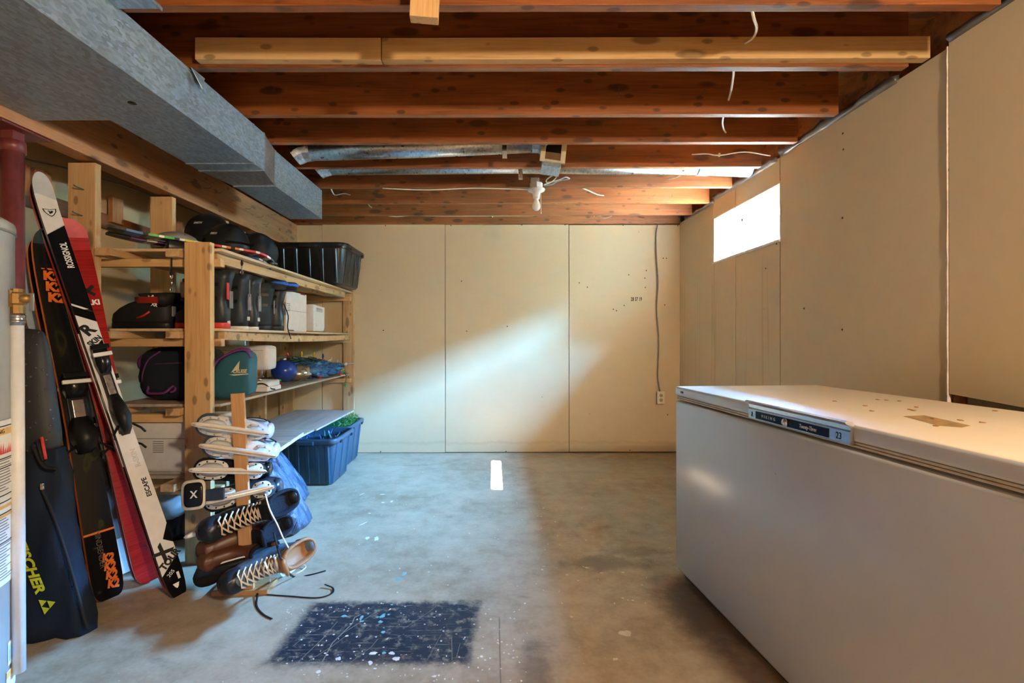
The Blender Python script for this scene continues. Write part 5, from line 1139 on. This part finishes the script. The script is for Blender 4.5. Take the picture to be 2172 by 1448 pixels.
cable('grey cable running down the back wall to the outlet', [P(1395, 478, YB-.004), P(1392, 500, YB-.02), P(1393, 550, YB-.028), P(1396, 600, YB-.024), P(1393, 655, YB-.022), P(1397, 710, YB-.024), P(1396, 770, YB-.02), P(1395, 800, YB-.018), P(1400, 832, YB-.014)], plain('grey_cable', (.24, .22, .19), .5), r=.0085)
text('lettering', '28 57 19', .050, BLACKINK, wb, Matrix.Translation(P(1350, 635, YB-.004)) @ R('X', 90), sx=.55, bold=.0018, track=1.1)
# small fixings and holes on the drywall
hl = MB().lathe([(0, 0), (.006, 0), (.005, .0012), (0, .0012)], 8).mesh('screw_hole', plain('hole_dark', (.05, .03, .02), .8))
for px, py in ((1407, 548), (1414, 548), (1410, 647), (1301, 656), (1308, 659), (1324, 648), (1369, 610), (1368, 590), (1371, 574), (1334, 583), (1246, 609), (813, 700), (979, 596), (1076, 692), (990, 702), (1229, 600), (818, 478), (957, 478), (1107, 477), (1199, 477), (1322, 478), (1438, 479), (807, 957), (1073, 957), (1336, 955), (1416, 880)):
    o = link('screw_hole', hl, wb, P(px, py, YB-.0045)); o.rotation_euler = (PI/2, 0, 0)
for px, py in ((1789, 284), (1790, 318), (1788, 463), (1787, 700), (2132, 352), (2069, 508), (1558, 395), (1560, 440), (1706, 655), (1625, 570), (1648, 518), (2022, 777), (1878, 190), (2014, 275), (2013, 362)):
    Y = XR*F/(px-VX); o = link('screw_hole', hl, wr, P(px, py, Y)+Vector((-.0016, 0, 0))); o.rotation_euler = (0, -PI/2, 0)
# paint splashes on the floor
def splash(label_m, items):
    mb = MB(); r = random.Random(17)
    for px, py, rx, ry, ang in items:
        c = PF(px, py); n = 12; ca, sa = math.cos(ang), math.sin(ang); pts = []
        for k in range(n):
            a = k*2*PI/n; q = r.uniform(.65, 1.2); x, y = rx*q*math.cos(a), ry*q*math.sin(a); pts.append((c.x+ca*x-sa*y, c.y+sa*x+ca*y))
        mb.prism(pts, .0008, z0=.0002)
    return tag(mb.build('paint_splash', label_m, fl), kind='stuff')
splash(plain('white_paint', (.70, .70, .68), .6), [(778, 1141, .012, .022, 0), (798, 1142, .013, .028, .2), (770, 1110, .006, .035, -.5), (812, 1065, .012, .012, 0), (830, 1063, .008, .02, 0), (783, 1088, .01, .008, 0), (810, 1048, .02, .008, .3), (768, 1047, .004, .03, -.4), (1072, 1043, .004, .004, 0), (995, 1131, .005, .005, 0), (847, 1205, .005, .004, 0), (842, 1256, .004, .004, 0), (784, 1405, .008, .012, .4), (717, 1396, .010, .01, 0), (840, 1397, .014, .012, 0), (735, 1348, .008, .004, .5), (790, 1385, .016, .01, .3), (830, 1385, .014, .008, -.2), (675, 1424, .008, .01, 0), (1028, 1400, .004, .004, 0), (1020, 1392, .006, .006, 0), (920, 1434, .008, .005, 0), (1088, 1380, .003, .004, 0)])
splash(plain('cream_paint', (.62, .55, .42), .7), [(1325, 1344, .026, .020, .1), (1202, 1219, .008, .007, 0), (1244, 1204, .012, .006, -.3), (1275, 1215, .009, .005, .2), (1320, 1214, .009, .006, 0), (1152, 1201, .010, .003, 0), (1304, 1398, .012, .006, .5), (1423, 1186, .004, .004, 0), (1211, 1308, .008, .007, 0)])
splash(plain('aqua_paint', (.16, .42, .46), .6), [(856, 1217, .010, .022, -.2), (846, 1228, .018, .012, .3), (729, 1306, .013, .008, 0), (766, 1309, .006, .020, 0), (766, 1317, .009, .006, 0), (810, 1306, .010, .018, -.4), (806, 1318, .010, .008, 0), (800, 1308, .008, .006, 0), (823, 1303, .006, .005, 0), (812, 1340, .010, .008, 0), (813, 1331, .004, .003, 0), (830, 1282, .006, .005, 0), (813, 1384, .008, .007, 0), (866, 1193, .004, .004, 0), (770, 1214, .004, .003, 0), (780, 1301, .005, .004, 0)])

rs_ = random.Random(44)
splash(plain('white_specks', (.68, .68, .66), .6), [(rs_.uniform(600, 1120), rs_.uniform(1285, 1446), rs_.uniform(.0018, .0045), rs_.uniform(.0018, .005), 0) for _ in range(150)]+[(rs_.uniform(700, 1420), rs_.uniform(990, 1280), rs_.uniform(.002, .006), rs_.uniform(.002, .006), 0) for _ in range(90)])
sc2 = MB()
for line, wd in (([(676, 1415), (704, 1363), (746, 1322), (751, 1309), (764, 1302)], .0035), ([(627, 1407), (684, 1353), (715, 1317)], .0018), ([(730, 1340), (802, 1294)], .002), ([(735, 1410), (787, 1371), (800, 1355)], .0015), ([(957, 1350), (958, 1400)], .0018), ([(975, 1364), (967, 1394)], .0015), ([(694, 1304), (715, 1292)], .0015), ([(655, 1400), (700, 1372), (730, 1350)], .0015), ([(860, 1330), (905, 1300), (925, 1285)], .0012), ([(905, 1400), (935, 1345)], .001), ([(620, 1370), (668, 1330)], .0012)):
    ps = [PF(*q) for q in line]
    for a, b in zip(ps, ps[1:]):
        d = (b-a); n_ = Vector((-d.y, d.x, 0)).normalized()*wd*.55
        sc2.prism([(a.x-n_.x, a.y-n_.y), (b.x-n_.x, b.y-n_.y), (b.x+n_.x, b.y+n_.y), (a.x+n_.x, a.y+n_.y)], .0004, z0=.0002)
tag(sc2.build('scratches', plain('bare_concrete', (.24, .21, .17), .8), fl), kind='stuff')
